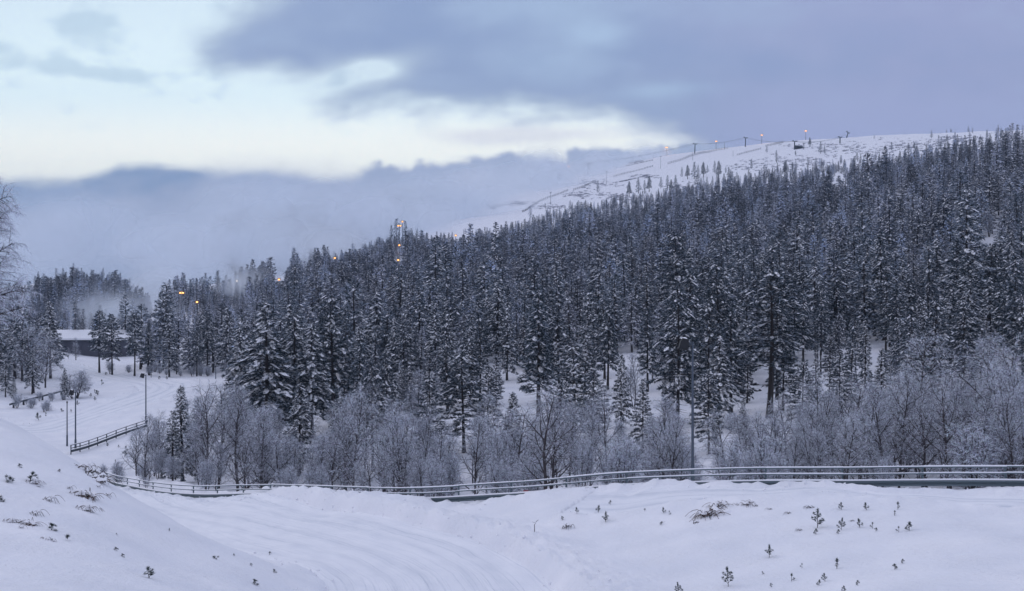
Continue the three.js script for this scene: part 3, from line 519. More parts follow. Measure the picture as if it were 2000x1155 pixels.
// lines of sight that stay open to the floodlights: [u, v, distance]
const lampLines = [[780, 441, 600], [890, 460, 585], [780, 479, 545], [778, 508, 480], [654, 504, 500], [545, 546, 470], [463, 549, 500], [355, 572, 470], [385, 590, 420], [904, 391, 930]];
const trees = [];
(() => {
  const r = rng(2024), cell = new Map(), key = (x, z) => Math.floor(x / 4) + ',' + Math.floor(z / 4);
  for (const [x, z, g] of taken) { const k = key(x, z); (cell.get(k) ?? cell.set(k, []).get(k)).push([x, z, g]); }
  for (let n = 0; n < 62000; n++) {
    const az = -0.55 + 1.1 * r(), d = Math.sqrt(lerp(108 ** 2, 720 ** 2, r())), x = Math.sin(az) * d, z = -Math.cos(az) * d, p = r(), y = surface(x, z), [u, v] = onScreen(x, y, z), D = -z;
    if (u < -260 || u > 2260) continue;
    const tl = poly(treeline, u) + (u > 850 ? 9 : 0), edge = v - tl - 12 * noise(u / 30, D / 40);
    let keep = sstep(-14, 10, edge);
    if (u > 1230 && edge < 4) keep = Math.max(keep, 0.05 * sstep(-46, -10, edge));
    const front = poly([[-200, 195], [60, 200], [130, 330], [190, 258], [300, 256], [440, 250], [470, 165], [560, 150], [700, 135], [860, 140], [1000, 136], [1200, 140], [1450, 122], [1700, 118], [2300, 105]], u);
    if (D < front) continue;
    if (u > 85 && u < 272 && D > 240 && D < 345) continue;                       // the clear sight of the building
    if (u < 450 && D > 300 && D < 345 && u > 80 && v > 640) continue;             // the building's yard
    if (u > 95 && u < 460 && D < 300 && Math.min(...['lower', 'branch'].map((k) => Math.abs(toCourse(courses[k].pts, x, z, 14)?.d ?? 99))) < 9) continue;
    let ok = true;
    for (const [cu, cv, ru, rv] of openings) if (((u - cu) / ru) ** 2 + ((v - cv) / rv) ** 2 < 1) { ok = false; break; }
    if (!ok) continue;
    const grove = 0.72 + 0.6 * noise(x / 26, z / 26);
    if (D < 190 && u > 450) keep *= 0.42 * grove + 0.05;
    else if (D < 260 && u > 450) keep *= 0.75 * grove + 0.2;
    if (D > 200) keep *= sstep(-0.46, -0.1, noise(x / 17 + 3, z / 17)) * (D > 360 ? 1 : 0.92);
    if (u < 460 && D > 420) keep *= 0.9;
    if (p > keep) continue;
    const gap = D < 200 ? 3.3 : D < 400 ? 3.5 : 3.2, cx = Math.floor(x / 4), cz = Math.floor(z / 4);
    for (let i = -1; i <= 1 && ok; i++) for (let j = -1; j <= 1 && ok; j++) for (const q of cell.get((cx + i) + ',' + (cz + j)) ?? []) if (Math.hypot(q[0] - x, q[1] - z) < (gap + (q[2] ?? 0)) * 0.9) { ok = false; break; }
    if (!ok) continue;
    const k = key(x, z); (cell.get(k) ?? cell.set(k, []).get(k)).push([x, z, 0]);
    let h = (D < 180 ? 13.4 : D < 420 ? 14.6 : 15.6) * (0.5 + 0.72 * r()) * (0.9 + 0.3 * noise(x / 40 + 7, z / 40)) * lerp(1, 0.62, sstep(70, 0, edge)) * lerp(1, 0.7, sstep(380, 600, D));
    const odd = r(); if (odd < 0.14) h *= 0.55; else if (odd > 0.9) h *= 1.28;
    if (u < 480 && D > 230) h *= D < 300 ? 1.0 : D < 470 ? 0.62 : 1;
    if (u < 640 && D > 480) h *= u < 300 ? 1.4 : 1.75;
    for (const [lu, lv, ld] of lampLines) if (D < ld && D > ld - 260 && Math.abs(u - lu) < 2.2 * F / D + 3) h = Math.min(h, (v - lv - 3) * D / F);
    if (h < 3.5) continue;
    trees.push({ x, y, z, h, u, v, D, turn: r() * 6.28, w: (D < 180 ? 0.9 : 1.1) + 0.45 * r() * r(), pick: r(), show: h / D, edge, lean: (r() - 0.5) * 0.09, lean2: (r() - 0.5) * 0.09 });
  }
  // which of them stand clear in the picture: larger first, those nobody stands before
  trees.sort((a, b) => b.show - a.show);
})();
const LOOKS = ['round-crowned', 'bare-stemmed', 'snow-heavy', 'snow-laden broad', 'broad dark', 'narrow dark', 'pointed', 'slim pointed', 'big round-crowned'];
const forestZone = (t, k) => {                                   // what sets a forest tree apart: its look, its row, what it stands by
  const look = k < 0 ? 'small' : LOOKS[k], by = t.u < 700 ? 'by the very large snowy pine' : t.u < 1000 ? 'around the open clearing' : t.u < 1330 ? 'above the snow terrace' : t.u < 1600 ? 'around the tall broad pine' : 'above the weeping birches';
  if (t.u < 130 && t.D < 300) return [`${look} pine in the little wood above the lower bank`, 'pines in the wood above the lower bank'];
  if (t.u < 470) return [`${look} pine in the tree strip outside the lower road bend`, 'pines along the lower road bend'];
  if (t.D < 165) return [`${look} pine at the front edge of the forest ${by}`, 'pines at the front edge of the forest'];
  if (t.D < 215) return [`${look} pine some rows inside the forest ${by}`, 'pines some rows inside the forest'];
  return [`${look} pine crown deeper in the forest slope ${by}`, 'pines deeper in the forest'];
};
const SINGLE = 240;
(() => {
  const stuff = new Map(), protos = new Map(), m = new THREE.Matrix4(), q = new THREE.Quaternion(), e = new THREE.Euler();
  trees.forEach((t, i) => {
    const close = t.D < 215 && (t.D < 175 || t.pick * 31 % 1 < 0.5), set = close ? nearKinds : t.D < 360 ? midKinds : farKinds, name = close ? 'n' : t.D < 360 ? 'm' : 'f';
    let k = Math.floor(t.pick * set.length);
    if (name === 'n' && (k === 6 || k === 7) && t.pick * 97 % 1 < 0.5) k = 2;
    const kind = set[k], s = t.h / kind.H;
    if (i < SINGLE) {
      const [label, group] = forestZone(t, close ? k : -1), id = name + k;
      let o = protos.get(id);
      if (!o) { o = treeFrom(kind, 'pine_tree', label, 'pine tree', group); protos.set(id, o); } else { o = copy(o, label, [0, 0, 0], 0, 1, group, 'pine_tree'); }
      o.position.set(t.x, t.y - 0.1, t.z); o.rotation.set(t.lean, t.turn, t.lean2); o.scale.set(s * t.w, s, s * t.w);
    } else { const id = name + k; (stuff.get(id) ?? stuff.set(id, { kind, list: [] }).get(id)).list.push(t); }
  });
  const forest = new THREE.Group(); forest.name = 'pine_forest'; tag(forest, 'dense snow-dusted pine forest covering the whole slope below the fell', 'forest'); forest.userData.kind = 'stuff'; scene.add(forest);
  const tone = new THREE.Color();
  for (const { kind, list } of stuff.values()) for (const k of ['trunk', 'crown', 'snow']) {
    const im = shadowed(new THREE.InstancedMesh(kind.geos[k], TREE_MAT[k], list.length)); im.name = 'forest_' + k;
    list.forEach((t, i) => { const s = t.h / kind.H; im.setMatrixAt(i, m.compose(new THREE.Vector3(t.x, t.y - 0.1, t.z), q.setFromEuler(e.set(t.lean, t.turn, t.lean2)), new THREE.Vector3(s * t.w, s, s * t.w))); });
    if (k === 'crown') list.forEach((t, i) => { const a = 0.5 + 1.9 * Math.pow((t.pick * 613.7) % 1, 1.8), b = (t.pick * 271.3) % 1; im.setColorAt(i, tone.setRGB(a * (1 + 0.12 * b), a, a * (1.06 - 0.1 * b))); });
    forest.add(im);
  }
})();

// ---- lone conifers on the open fell: [u, v of the foot, pixels high]
const fellTrees = [[1093, 356, 20], [1168, 376, 24], [1229, 384, 30], [1247, 378, 32], [1259, 378, 26], [1268, 375, 32], [1291, 368, 22], [1304, 372, 30], [1311, 372, 22], [1320, 372, 30], [1332, 346, 20], [1343, 350, 28], [1356, 350, 34], [1364, 348, 26], [1374, 346, 30], [1382, 338, 16], [1396, 338, 24], [1404, 348, 34], [1498, 298, 14], [1517, 317, 24], [1535, 338, 26], [1548, 344, 28], [1570, 292, 13], [1582, 286, 18], [1603, 300, 24], [1611, 300, 16], [1554, 304, 10], [1742, 294, 17], [1708, 271, 8], [1758, 308, 14], [1820, 270, 16], [1849, 258, 8], [1858, 258, 8], [1892, 258, 12], [1900, 260, 11], [1786, 290, 12], [1418, 338, 12], [1468, 330, 20]];
(() => {
  const where = ['near the mist end of the piste', 'low beside the piste edge', 'in the thin row at the piste edge', 'high up among the dwarf scrub', 'on the bare rounded skyline'];
  const idx = new Map();
  fellTrees.forEach(([u, v, px], i) => {
    const [x, y, z, d] = seen(u, v, 420), h = px * d / F, zi = u < 1150 ? 0 : u < 1180 ? 1 : u < 1430 ? 2 : u < 1765 ? 3 : 4, g = ['', '', 'spruces in the thin row at the piste edge', 'spruces among the dwarf scrub', 'tiny spruces on the skyline'][zi];
    const kind = [farKinds[0], farKinds[3], nearKinds[5]][i % 3], label = ['lone little spruce on open snow', 'dark lone spruce', 'small dark spruce', 'small solitary spruce', 'tiny spruce'][zi] + ' ' + where[zi] + (zi < 2 ? '' : '');
    let o = idx.get(i % 6);
    if (!o) { o = treeFrom(kind, 'spruce_tree', label, 'spruce', g || undefined); idx.set(i % 6, o); } else { o = copy(o, label, [0, 0, 0], 0, 1, g || null, 'spruce_tree'); }
    const s = h / o_height(kind); o.position.set(x, y - 0.1, z); o.rotation.y = i; o.scale.set(s * 1.35, s, s * 1.35);
  });
  function o_height(k) { return k.H; }
})();

// ---------------------------------------------------------------- the belt of frosted birches below the rail
// [u, distance, v of the top, kind (b birch, s bush), width, label]
const namedBirches = [
  [430, 118, 752, 'b2', 1.0, 'tall birch with a forked dark trunk at the lower road end of the belt'],
  [300, 116, 842, 'b4', 1.1, 'gnarled drooping frosted birch overhanging the open snow bank'],
  [316, 120, 812, 'b0', 1.0, 'upright frosted birch in front of the young spruces'],
  [463, 118, 752, 'b0', 0.8, 'slim pointed frosted birch standing above its neighbours near the lower road'],
  [398, 130, 770, 'b1', 0.7, 'thin bare birch beside the second young spruce'],
  [560, 92, 850, 'b3', 1.2, 'many-stemmed frosted birch fanning out behind the guard rail'],
  [632, 94, 840, 'b3', 1.1, 'fan-shaped birch clump with fine vertical stems behind the guard rail'],
  [770, 84, 800, 'b0', 0.95, 'frosted birch with a straight dark trunk rising from the rail below the clearing'],
  [822, 128, 725, 'b1', 0.8, 'lilac-grey birch with slender stems standing in the snow clearing'],
  [850, 140, 735, 'b0', 0.7, 'pale frosted birch at the edge of the snow clearing'],
  [1010, 84, 800, 'b2', 1.15, 'wide domed birch thick with rime behind the rail'],
  [1185, 84, 770, 'b0', 0.9, 'tall thin frosted birch with a dark stem left of the lamp pole'],
  [1238, 132, 690, 'b1', 0.9, 'spreading birch thicket on the open snow terrace'],
  [1275, 150, 655, 'b1', 1.1, 'group of pale birch stems leaning on the open slope above the terrace'],
  [1600, 84, 742, 'b0', 1.15, 'fine large frosted birch with forking limbs just past the tall broad pine'],
  [1680, 80, 745, 'b4', 1.1, 'dark-limbed frosted birch with reddish twigs next to the large forking one'],
  [1800, 88, 660, 'b2', 1.15, 'very large weeping birch white with frost reaching high into the pines'],
  [1880, 72, 760, 'b4', 1.2, 'leaning dark-limbed birch with bent branches behind the rail'],
  [1960, 70, 690, 'b4', 1.15, 'crooked old birch with a thick dark trunk at the frame edge'],
  [1930, 90, 660, 'b2', 1.0, 'pinkish weeping birch behind the crooked old one'],
  [66, 206, 640, 'b2', 1.1, 'round-headed grey birch between the conifers of the lower bank'],
  [88, 214, 655, 'b0', 1.1, 'tall lilac-grey birch behind the round-headed one on the lower bank'],
  [146, 198, 722, 's0', 2.0, 'rounded frosted bush beside the dense dark spruce by the lower road'],
  [148, 300, 660, 'b1', 0.8, 'thin birch standing before the wall of the long building'],
  [133, 300, 680, 'b0', 0.8, 'small grey birch at the corner of the long building'],
  [202, 118, 905, 's1', 0.8, 'low frosted bush beside the far end of the guard rail'],
];
const bk = (k) => (k[0] === 'b' ? birchKinds : bushKinds)[+k[1]];
const birchSpots = [];
(() => {
  const protos = new Map();
  const put = (k, name, label, cat, group, x, y, z, turn, sx, sy) => {
    let o = protos.get(k); if (!o) { o = birchFrom(bk(k), name, label, cat, group); protos.set(k, o); } else { o = copy(o, label, [0, 0, 0], 0, 1, group ?? null, name); o.userData.category = cat; }
    o.position.set(x, y, z); o.rotation.y = turn; o.scale.set(sx, sy, sx); birchSpots.push([x, z]);
  };
  namedBirches.forEach(([u, d, vt, k, w, label], i) => { const [x, y, z] = at(u, d), h = EYE - (vt - CY) / F * d - y, s = Math.max(0.3, h / bk(k).H); put(k, k[0] === 'b' ? 'birch_tree' : 'birch_bush', label, k[0] === 'b' ? 'birch' : 'bush', undefined, x, y, z, i * 2.1, s * w, s); });
  // the others of the belt
  const r = rng(606), tops = [[230, 905], [270, 870], [330, 830], [420, 800], [480, 785], [560, 838], [650, 835], [700, 800], [760, 822], [860, 845], [930, 840], [1000, 815], [1100, 812], [1200, 805], [1300, 825], [1400, 845], [1500, 840], [1560, 815], [1650, 790], [1750, 775], [1850, 765], [1950, 750], [2100, 740]];
  let n = 0;
  for (let k = 0; k < 9000 && n < 262; k++) {
    const u = k % 3 ? 225 + 1850 * r() : 1480 + 600 * r(), back = r(), near = poly([[205, 108], [310, 95], [500, 82.5], [750, 72], [1000, 66], [1300, 60.5], [1600, 57.5], [2140, 54]], u), d = near + 3.5 + (u < 500 ? 40 : u < 1450 ? 50 : 42) * Math.pow(back, 1.1), [x, y, z] = at(u, d);
    if (birchSpots.some(([a, b]) => Math.hypot(a - x, b - z) < 1.5) || taken.some(([a, b]) => Math.hypot(a - x, b - z) < 1.6)) continue;
    if (u > 640 && u < 800 && d > 112) continue;
    if (u < 250 && d < 100) continue;
    const vt = poly(tops, u) + 120 * (Math.pow(r(), 0.8) - 0.45) + 16 * noise(u / 40, d / 9), h = EYE - (vt - CY) / F * d - y;
    if (h < 1.2) continue;
    const hh = Math.min(h, 11.5) * (d < near + 9 && r() < 0.4 ? 0.5 : 1), bush = hh < 4.4, kk = bush ? 's' + Math.floor(r() * 2) : 'b' + Math.floor(r() * 5), s = hh / bk(kk).H, w = (0.85 + 0.4 * r()) * (bush ? 1 : clamp(1.25 - 0.05 * hh, 0.8, 1.2));
    const by = u < 520 ? 'below the lower railing' : u < 760 ? 'below the very large snowy pine' : u < 1000 ? 'below the open clearing' : u < 1330 ? 'left of the tall lamp post' : u < 1480 ? 'just past the tall lamp post' : u < 1700 ? 'below the tall broad pine' : u < 1850 ? 'around the weeping birch' : 'near the picture edge';
    const row = d < near + 12 ? 'right behind the rail' : d < near + 26 ? 'midway in the birch belt' : 'farthest from the rail', size = bush ? (hh < 3 ? 'low rimed bush' : 'rimed bush') : ['frosted birch', 'two-stemmed frosted birch', 'drooping frosted birch', 'many-stemmed frosted birch', 'thick-limbed frosted birch'][+kk[1]];
    put(kk, bush ? 'birch_bush' : 'birch_tree', `${!bush && hh > 8.5 ? 'tall ' : ''}${size} ${row} ${by}`, bush ? 'bush' : 'birch', `${bush ? 'bushes' : 'birches'} ${by}`, x, y, z, r() * 6.28, s * w, s);
    n++;
  }
  // undergrowth on the lower bank and at the feet of the roadside pines
  for (let k = 0; k < 26; k++) {
    const left = k < 9, u = left ? 20 + 110 * r() : 195 + 270 * r(), d = left ? 178 + 20 * r() : 246 + 16 * r(), [x, y, z] = at(u, d), s = (left ? 0.5 : 0.6) * (0.6 + 0.7 * r());
    const kk = 's' + (k % 2);
    put(kk, 'birch_bush', left ? 'frosted undergrowth bush at the foot of the conifers on the lower bank' : 'low frosted bush among the trunks along the lower road bend', 'bush', left ? 'bushes at the foot of the lower bank wood' : 'bushes among the trunks along the lower road', x, y, z, r() * 6.28, s * 1.3, s);
  }
})();
// the rimed birch whose boughs hang into the frame at its edge, close by on the bank
(() => {
  const k = birch(91, { ...BIRCH, H: 12, rad: 0.16, limbs: 34, branches: 14, clear: 0.3, spread: 1.15, limbLen: 0.42, weep: 0.75, twigs: 11, twigL: 0.42, twigW: 0.0125, fine: 4, frost: 0.78, wander: 0.2 });
  const [x, y, z] = at(-82, 50), t = birchFrom(k, 'birch_tree', 'nearest birch, its drooping rimed boughs reaching into the frame over the snowbank', 'birch');
  const top = EYE - (335 - CY) / F * 50 - y, s = top / 12; t.position.set(x, y, z); t.rotation.y = 2.2; t.scale.set(s * 1.05, s, s * 1.05);
})();

// frosted birches scattered through the forest, seen as pale crowns between the pines
(() => {
  const r = rng(808), list = [], m = new THREE.Matrix4(), q = new THREE.Quaternion(), Y = new THREE.Vector3(0, 1, 0);
  for (const t of trees) if (t.D > 150 && t.D < 560 && t.u > 430 && r() < 0.17) { const a = r() * 6.28, x = t.x + Math.cos(a) * 2.4, z = t.z + Math.sin(a) * 2.4; list.push([x, surface(x, z), z, Math.min(t.h * 0.8, 9) * (0.6 + 0.35 * r())]); }
  const g = new THREE.Group(); g.name = 'forest_birches'; tag(g, 'pale frosted birches scattered between the pines of the forest slope', 'birches'); g.userData.kind = 'stuff'; scene.add(g);
  [1, 3].forEach((k) => { const mine = list.filter((_, i) => (i % 2 === 0) === (k === 1)); for (const p of ['trunk', 'crown']) { const im = shadowed(new THREE.InstancedMesh(birchKinds[k].geos[p], p === 'trunk' ? M.birch : M.twigs, mine.length)); im.name = 'birch_' + p; mine.forEach(([x, y, z, h], i) => { const s = h / 8.5; im.setMatrixAt(i, m.compose(new THREE.Vector3(x, y, z), q.setFromAxisAngle(Y, i), new THREE.Vector3(s, s, s))); }); g.add(im); } });
})();

// ---------------------------------------------------------------- guard rails
function strip(pts, prof, closed = true) {                       // a profile (across, up) swept along points
  const P = [], I = [], n = prof.length;
  pts.forEach((p, i) => {
    const a = pts[Math.max(0, i - 1)], b = pts[Math.min(pts.length - 1, i + 1)], tx = b[0] - a[0], tz = b[2] - a[2], l = Math.hypot(tx, tz), nx = -tz / l, nz = tx / l;
    for (const [o, h] of prof) P.push(p[0] + nx * o, p[1] + h, p[2] + nz * o);
    if (i) for (let k = 0; k < (closed ? n : n - 1); k++) { const e = (i - 1) * n + k, f = (i - 1) * n + (k + 1) % n, c = i * n + k, d = i * n + (k + 1) % n; I.push(e, f, c, f, d, c); }
  });
  if (closed) for (let k = 1; k + 1 < n; k++) { I.push(0, k, k + 1); const o = (pts.length - 1) * n; I.push(o, o + k + 1, o + k); }
  const g = new THREE.BufferGeometry(); g.setAttribute('position', new THREE.Float32BufferAttribute(P, 3)); g.setIndex(I); const q = g.toNonIndexed(); q.computeVertexNormals(); return q;
}
const round = (r, n = 8) => Array.from({ length: n }, (_, k) => [Math.cos(k / n * 6.2832) * r, Math.sin(k / n * 6.2832) * r]);
const box = (w, h, d, x = 0, y = 0, z = 0) => new THREE.BoxGeometry(w, h, d).translate(x, y, z);
(() => {
  const t = thing('guard_rail', 'long galvanised guard rail of two tubes above a corrugated beam, topped with snow', 'guard rail');
  const fine = sampled(railCurve, 0.5), baseOf = (p) => baseHeight(p.x, p.z) + EYE;
  const ys = fine.map(baseOf), sm = ys.map((_, i) => { let s = 0, n = 0; for (let k = -14; k <= 14; k++) { const j = clamp(i + k, 0, ys.length - 1); s += ys[j]; n++; } return s / n; });
  const line = fine.map((p, i) => [p.x, sm[i], p.z]), W = [[0, 0.16], [0.045, 0.12], [0.05, 0.06], [0.005, 0.02], [0.005, -0.02], [0.05, -0.06], [0.045, -0.12], [0, -0.16], [-0.012, -0.16], [0.03, -0.11], [0.03, -0.07], [-0.01, -0.03], [-0.01, 0.03], [0.03, 0.07], [0.03, 0.11], [-0.012, 0.16]].map(([a, b]) => [-a * 1.6, b]);
  const step = 8, capR = rng(41), capProf = (w, h) => [[-w, 0], [-w * 0.9, h * 0.6], [-w * 0.35, h], [w * 0.35, h], [w * 0.9, h * 0.6], [w, 0]];
  const lift = (pts, h, back = 0) => pts.map((p, i) => { const a = pts[Math.max(0, i - 1)], b = pts[Math.min(pts.length - 1, i + 1)], l = Math.hypot(b[0] - a[0], b[2] - a[2]); return [p[0] + (-(b[2] - a[2]) / l) * back, p[1] + h, p[2] + ((b[0] - a[0]) / l) * back]; });
  const post = mergeGeometries([box(0.10, 1.75, 0.07, 0, 0.35, 0), box(0.14, 0.1, 0.12, 0, 1.2, 0)]), stub = box(0.16, 1.0, 0.12, 0, 0.02, 0);
  for (let i = 0; i + 1 < line.length; i += step) {
    const seg = line.slice(i, i + step + 1); if (seg.length < 2) break;
    const bend = (capR() - 0.5) * 0.03;
    part('top_rail', strip(lift(seg, 1.22 + bend, 0.02), round(0.046)), M.rail, t); part('middle_rail', strip(lift(seg, 0.88 + bend, 0.02), round(0.042)), M.rail, t);
    part('guard_beam', strip(lift(seg, 0.4, -0.11), W), M.rail, t);
    part('snow_cap', strip(lift(seg, 1.252 + bend, 0.02), capProf(0.045 + 0.012 * capR(), 0.03 + 0.04 * capR())), M.snowload, t); part('snow_cap', strip(lift(seg, 0.908 + bend, 0.02), capProf(0.04 + 0.012 * capR(), 0.025 + 0.035 * capR())), M.snowload, t); part('snow_cap', strip(lift(seg, 0.555, -0.1), capProf(0.075, 0.055 + 0.03 * capR())), M.snowload, t);
    for (const h of [1.22, 0.88]) part('joint', strip(lift(seg.slice(0, 2).map((q, n) => n ? [lerp(seg[0][0], q[0], 0.5), lerp(seg[0][1], q[1], 0.5), lerp(seg[0][2], q[2], 0.5)] : q), h + bend, 0.02), round(0.062)), M.rail, t);
    const p = part('post', post, M.rail, t), a = seg[0], b = seg[1]; p.position.set(a[0], a[1], a[2]); p.rotation.y = Math.atan2(-(b[2] - a[2]), b[0] - a[0]); p.position.add(new THREE.Vector3(0, 0, -0.14));
    if (i % (step * 2) === 0) { const q = part('beam_post', stub, M.darksteel, t); q.position.set(a[0], a[1] - 0.1, a[2] - 0.1); q.rotation.y = p.rotation.y; }
  }
})();
function simpleRail(name, label, ends, rails, postH, gap, beam) {
  const t = thing(name, label, 'guard rail'), c = new THREE.CatmullRomCurve3(ends.map(([u, d]) => { const [x, y, z] = at(u, d); return new THREE.Vector3(x, baseHeight(x, z) + EYE + 0.12, z); })), n = Math.max(2, Math.round(c.getLength() / gap)), pts = c.getSpacedPoints(n * 3).map((p) => [p.x, p.y, p.z]);
  for (const h of rails) part('rail', strip(pts.map((p) => [p[0], p[1] + h, p[2]]), round(0.06, 6)), M.darksteel, t);
  if (beam) { part('guard_beam', strip(pts.map((p) => [p[0], p[1] + beam, p[2]]), [[-0.05, -0.17], [0.05, -0.17], [0.08, -0.06], [0.05, 0], [0.08, 0.06], [0.05, 0.17], [-0.05, 0.17]]), M.darksteel, t); part('snow_cap', strip(pts.map((p) => [p[0], p[1] + beam + 0.172, p[2]]), [[-0.09, 0], [-0.06, 0.07], [0.06, 0.07], [0.09, 0]]), M.snowload, t); }
  part('snow_cap', strip(pts.map((p) => [p[0], p[1] + rails[0] + 0.05, p[2]]), [[-0.06, 0], [-0.04, 0.05], [0.04, 0.05], [0.06, 0]]), M.snowload, t);
  const g = box(0.12, postH + 0.6, 0.1, 0, (postH - 0.6) / 2, 0); for (let i = 0; i <= n; i++) { const p = part('post', g, M.darksteel, t); p.position.set(...pts[i * 3]); }
  return t;
}
simpleRail('guard_rail', 'dark railing with two rails climbing along the lower road between lamp posts', [[138, 143], [165, 146], [200, 150], [240, 154], [287, 158]], [1.15, 0.72], 1.2, 2.0, 0.3);
(() => {
  const t = thing('guard_rail', 'low dark crash barrier on short posts beside the far edge of the lower road', 'guard rail'), ends = [[18, 183], [50, 189], [85, 196], [130, 205]].map(([u, d]) => at(u, d)), c = new THREE.CatmullRomCurve3(ends.map((p) => new THREE.Vector3(p[0], p[1] + 0.2, p[2]))), pts = c.getSpacedPoints(30).map((p) => [p.x, p.y, p.z]);
  part('guard_beam', strip(pts.map((p) => [p[0], p[1] + 0.62, p[2]]), [[-0.06, -0.17], [0.06, -0.17], [0.1, -0.07], [0.06, 0], [0.1, 0.07], [0.06, 0.17], [-0.06, 0.17]]), M.darksteel, t);
  part('snow_cap', strip(pts.map((p) => [p[0], p[1] + 0.795, p[2]]), [[-0.1, 0], [-0.06, 0.07], [0.06, 0.07], [0.1, 0]]), M.snowload, t);
  const g = box(0.3, 1.1, 0.2, 0, 0.0, 0); for (let i = 2; i < 31; i += 5) { const p = part('post', g, M.black, t); p.position.set(...pts[i]); }
})();

// ---------------------------------------------------------------- lamp posts and poles by the road
function pole(H, r0, r1) { return new THREE.CylinderGeometry(r1, r0, H + 1, 10).translate(0, (H - 1) / 2, 0); }
function lampPost(label, u, d, vTop, dir, scale, head = true) {
  const [x, y, z] = at(u, d), H = EYE - (vTop - CY) / F * d - y, t = thing('lamp_post', label, head ? 'lamp post' : 'pole', [x, y, z], 0);
  part('pole', pole(H, 0.115 * scale, 0.075 * scale), M.pole, t);
  part('base_sleeve', new THREE.CylinderGeometry(0.135 * scale, 0.15 * scale, 1.9, 10).translate(0, 0.7, 0), M.pole, t);
  if (head) {
    const arm = part('arm', new THREE.CylinderGeometry(0.05, 0.05, 0.5, 6).rotateZ(Math.PI / 2).translate(dir * 0.28, H - 0.12, 0), M.pole, t);
    const l = part('lamp_head', mergeGeometries([box(0.52, 0.46, 0.42), box(0.42, 0.18, 0.36, 0, 0.32, -0.02), box(0.6, 0.06, 0.5, 0, -0.25, 0.02)]).rotateZ(dir * 0.25).translate(dir * 0.55, H - 0.2, 0.05), M.black, t);
    part('snow_cap', new THREE.SphereGeometry(0.2, 8, 5, 0, 6.2832, 0, 1.5).scale(1, 0.5, 0.9).translate(dir * 0.52, H + 0.18, 0.03), M.snowload, t);
    void arm; void l;
  } else part('cap', new THREE.CylinderGeometry(0.1, 0.12, 0.3, 8).translate(0, H, 0), M.black, t);
  return t;
}
lampPost('tall grey lamp post with a black floodlight head standing behind the guard rail', 1353, 61, 668, -1, 0.85);
lampPost('thin lamp post with a dark head at the railing\'s upper end', 284.5, 158.5, 732, -1, 1.0);
lampPost('lamp post with a dark head beside the lower end of the lower road railing', 147, 146, 765, -1, 1.05);
lampPost('bare thin pole left of the lower railing, without a lamp', 130.5, 150, 786, -1, 0.9, false);
lampPost('short thin pole at the outside of the lower road bend before the pines', 421, 232, 716, -1, 0.7, false);

// ---------------------------------------------------------------- the long low building beyond the lower road
(() => {
  const d = 325, [x0] = at(104, d), [x1] = at(266, d), y = at(190, d)[1] + 0.1, W = x1 - x0 + 3, t = thing('long_building', 'long low dark building with a snow-covered roof beyond the lower road', 'building', [(x0 + x1) / 2, y, -d - 5], 0.02);
  part('wall', box(W, 5.4, 9, 0, 2.5, 0), M.wall, t);
  const shape = new THREE.Shape([[-5.6, 5.15], [5.6, 5.15], [5.6, 5.45], [0, 7.9], [-5.6, 5.45]].map((p) => new THREE.Vector2(...p)));
  const roof = part('roof', new THREE.ExtrudeGeometry(shape, { depth: W + 1.6, bevelEnabled: false }).rotateY(Math.PI / 2).translate(-(W + 1.6) / 2, 0, 0), M.darksteel, t);
  const sn = new THREE.Shape([[-5.75, 5.46], [5.75, 5.46], [5.7, 5.85], [0.2, 8.4], [-0.2, 8.4], [-5.7, 5.85]].map((p) => new THREE.Vector2(...p)));
  part('roof_snow', new THREE.ExtrudeGeometry(sn, { depth: W + 1.5, bevelEnabled: true, bevelSize: 0.1, bevelThickness: 0.1, bevelSegments: 2 }).rotateY(Math.PI / 2).translate(-(W + 1.5) / 2, 0.02, 0), M.snowload, t);
  for (let k = 0; k < 26; k++) { const b = part('board', box(W / 26 - 0.06, 5.0, 0.06, -W / 2 + (k + 0.5) * W / 26, 2.45, 4.56), M.wall, t); void b; }
  void roof;
})();

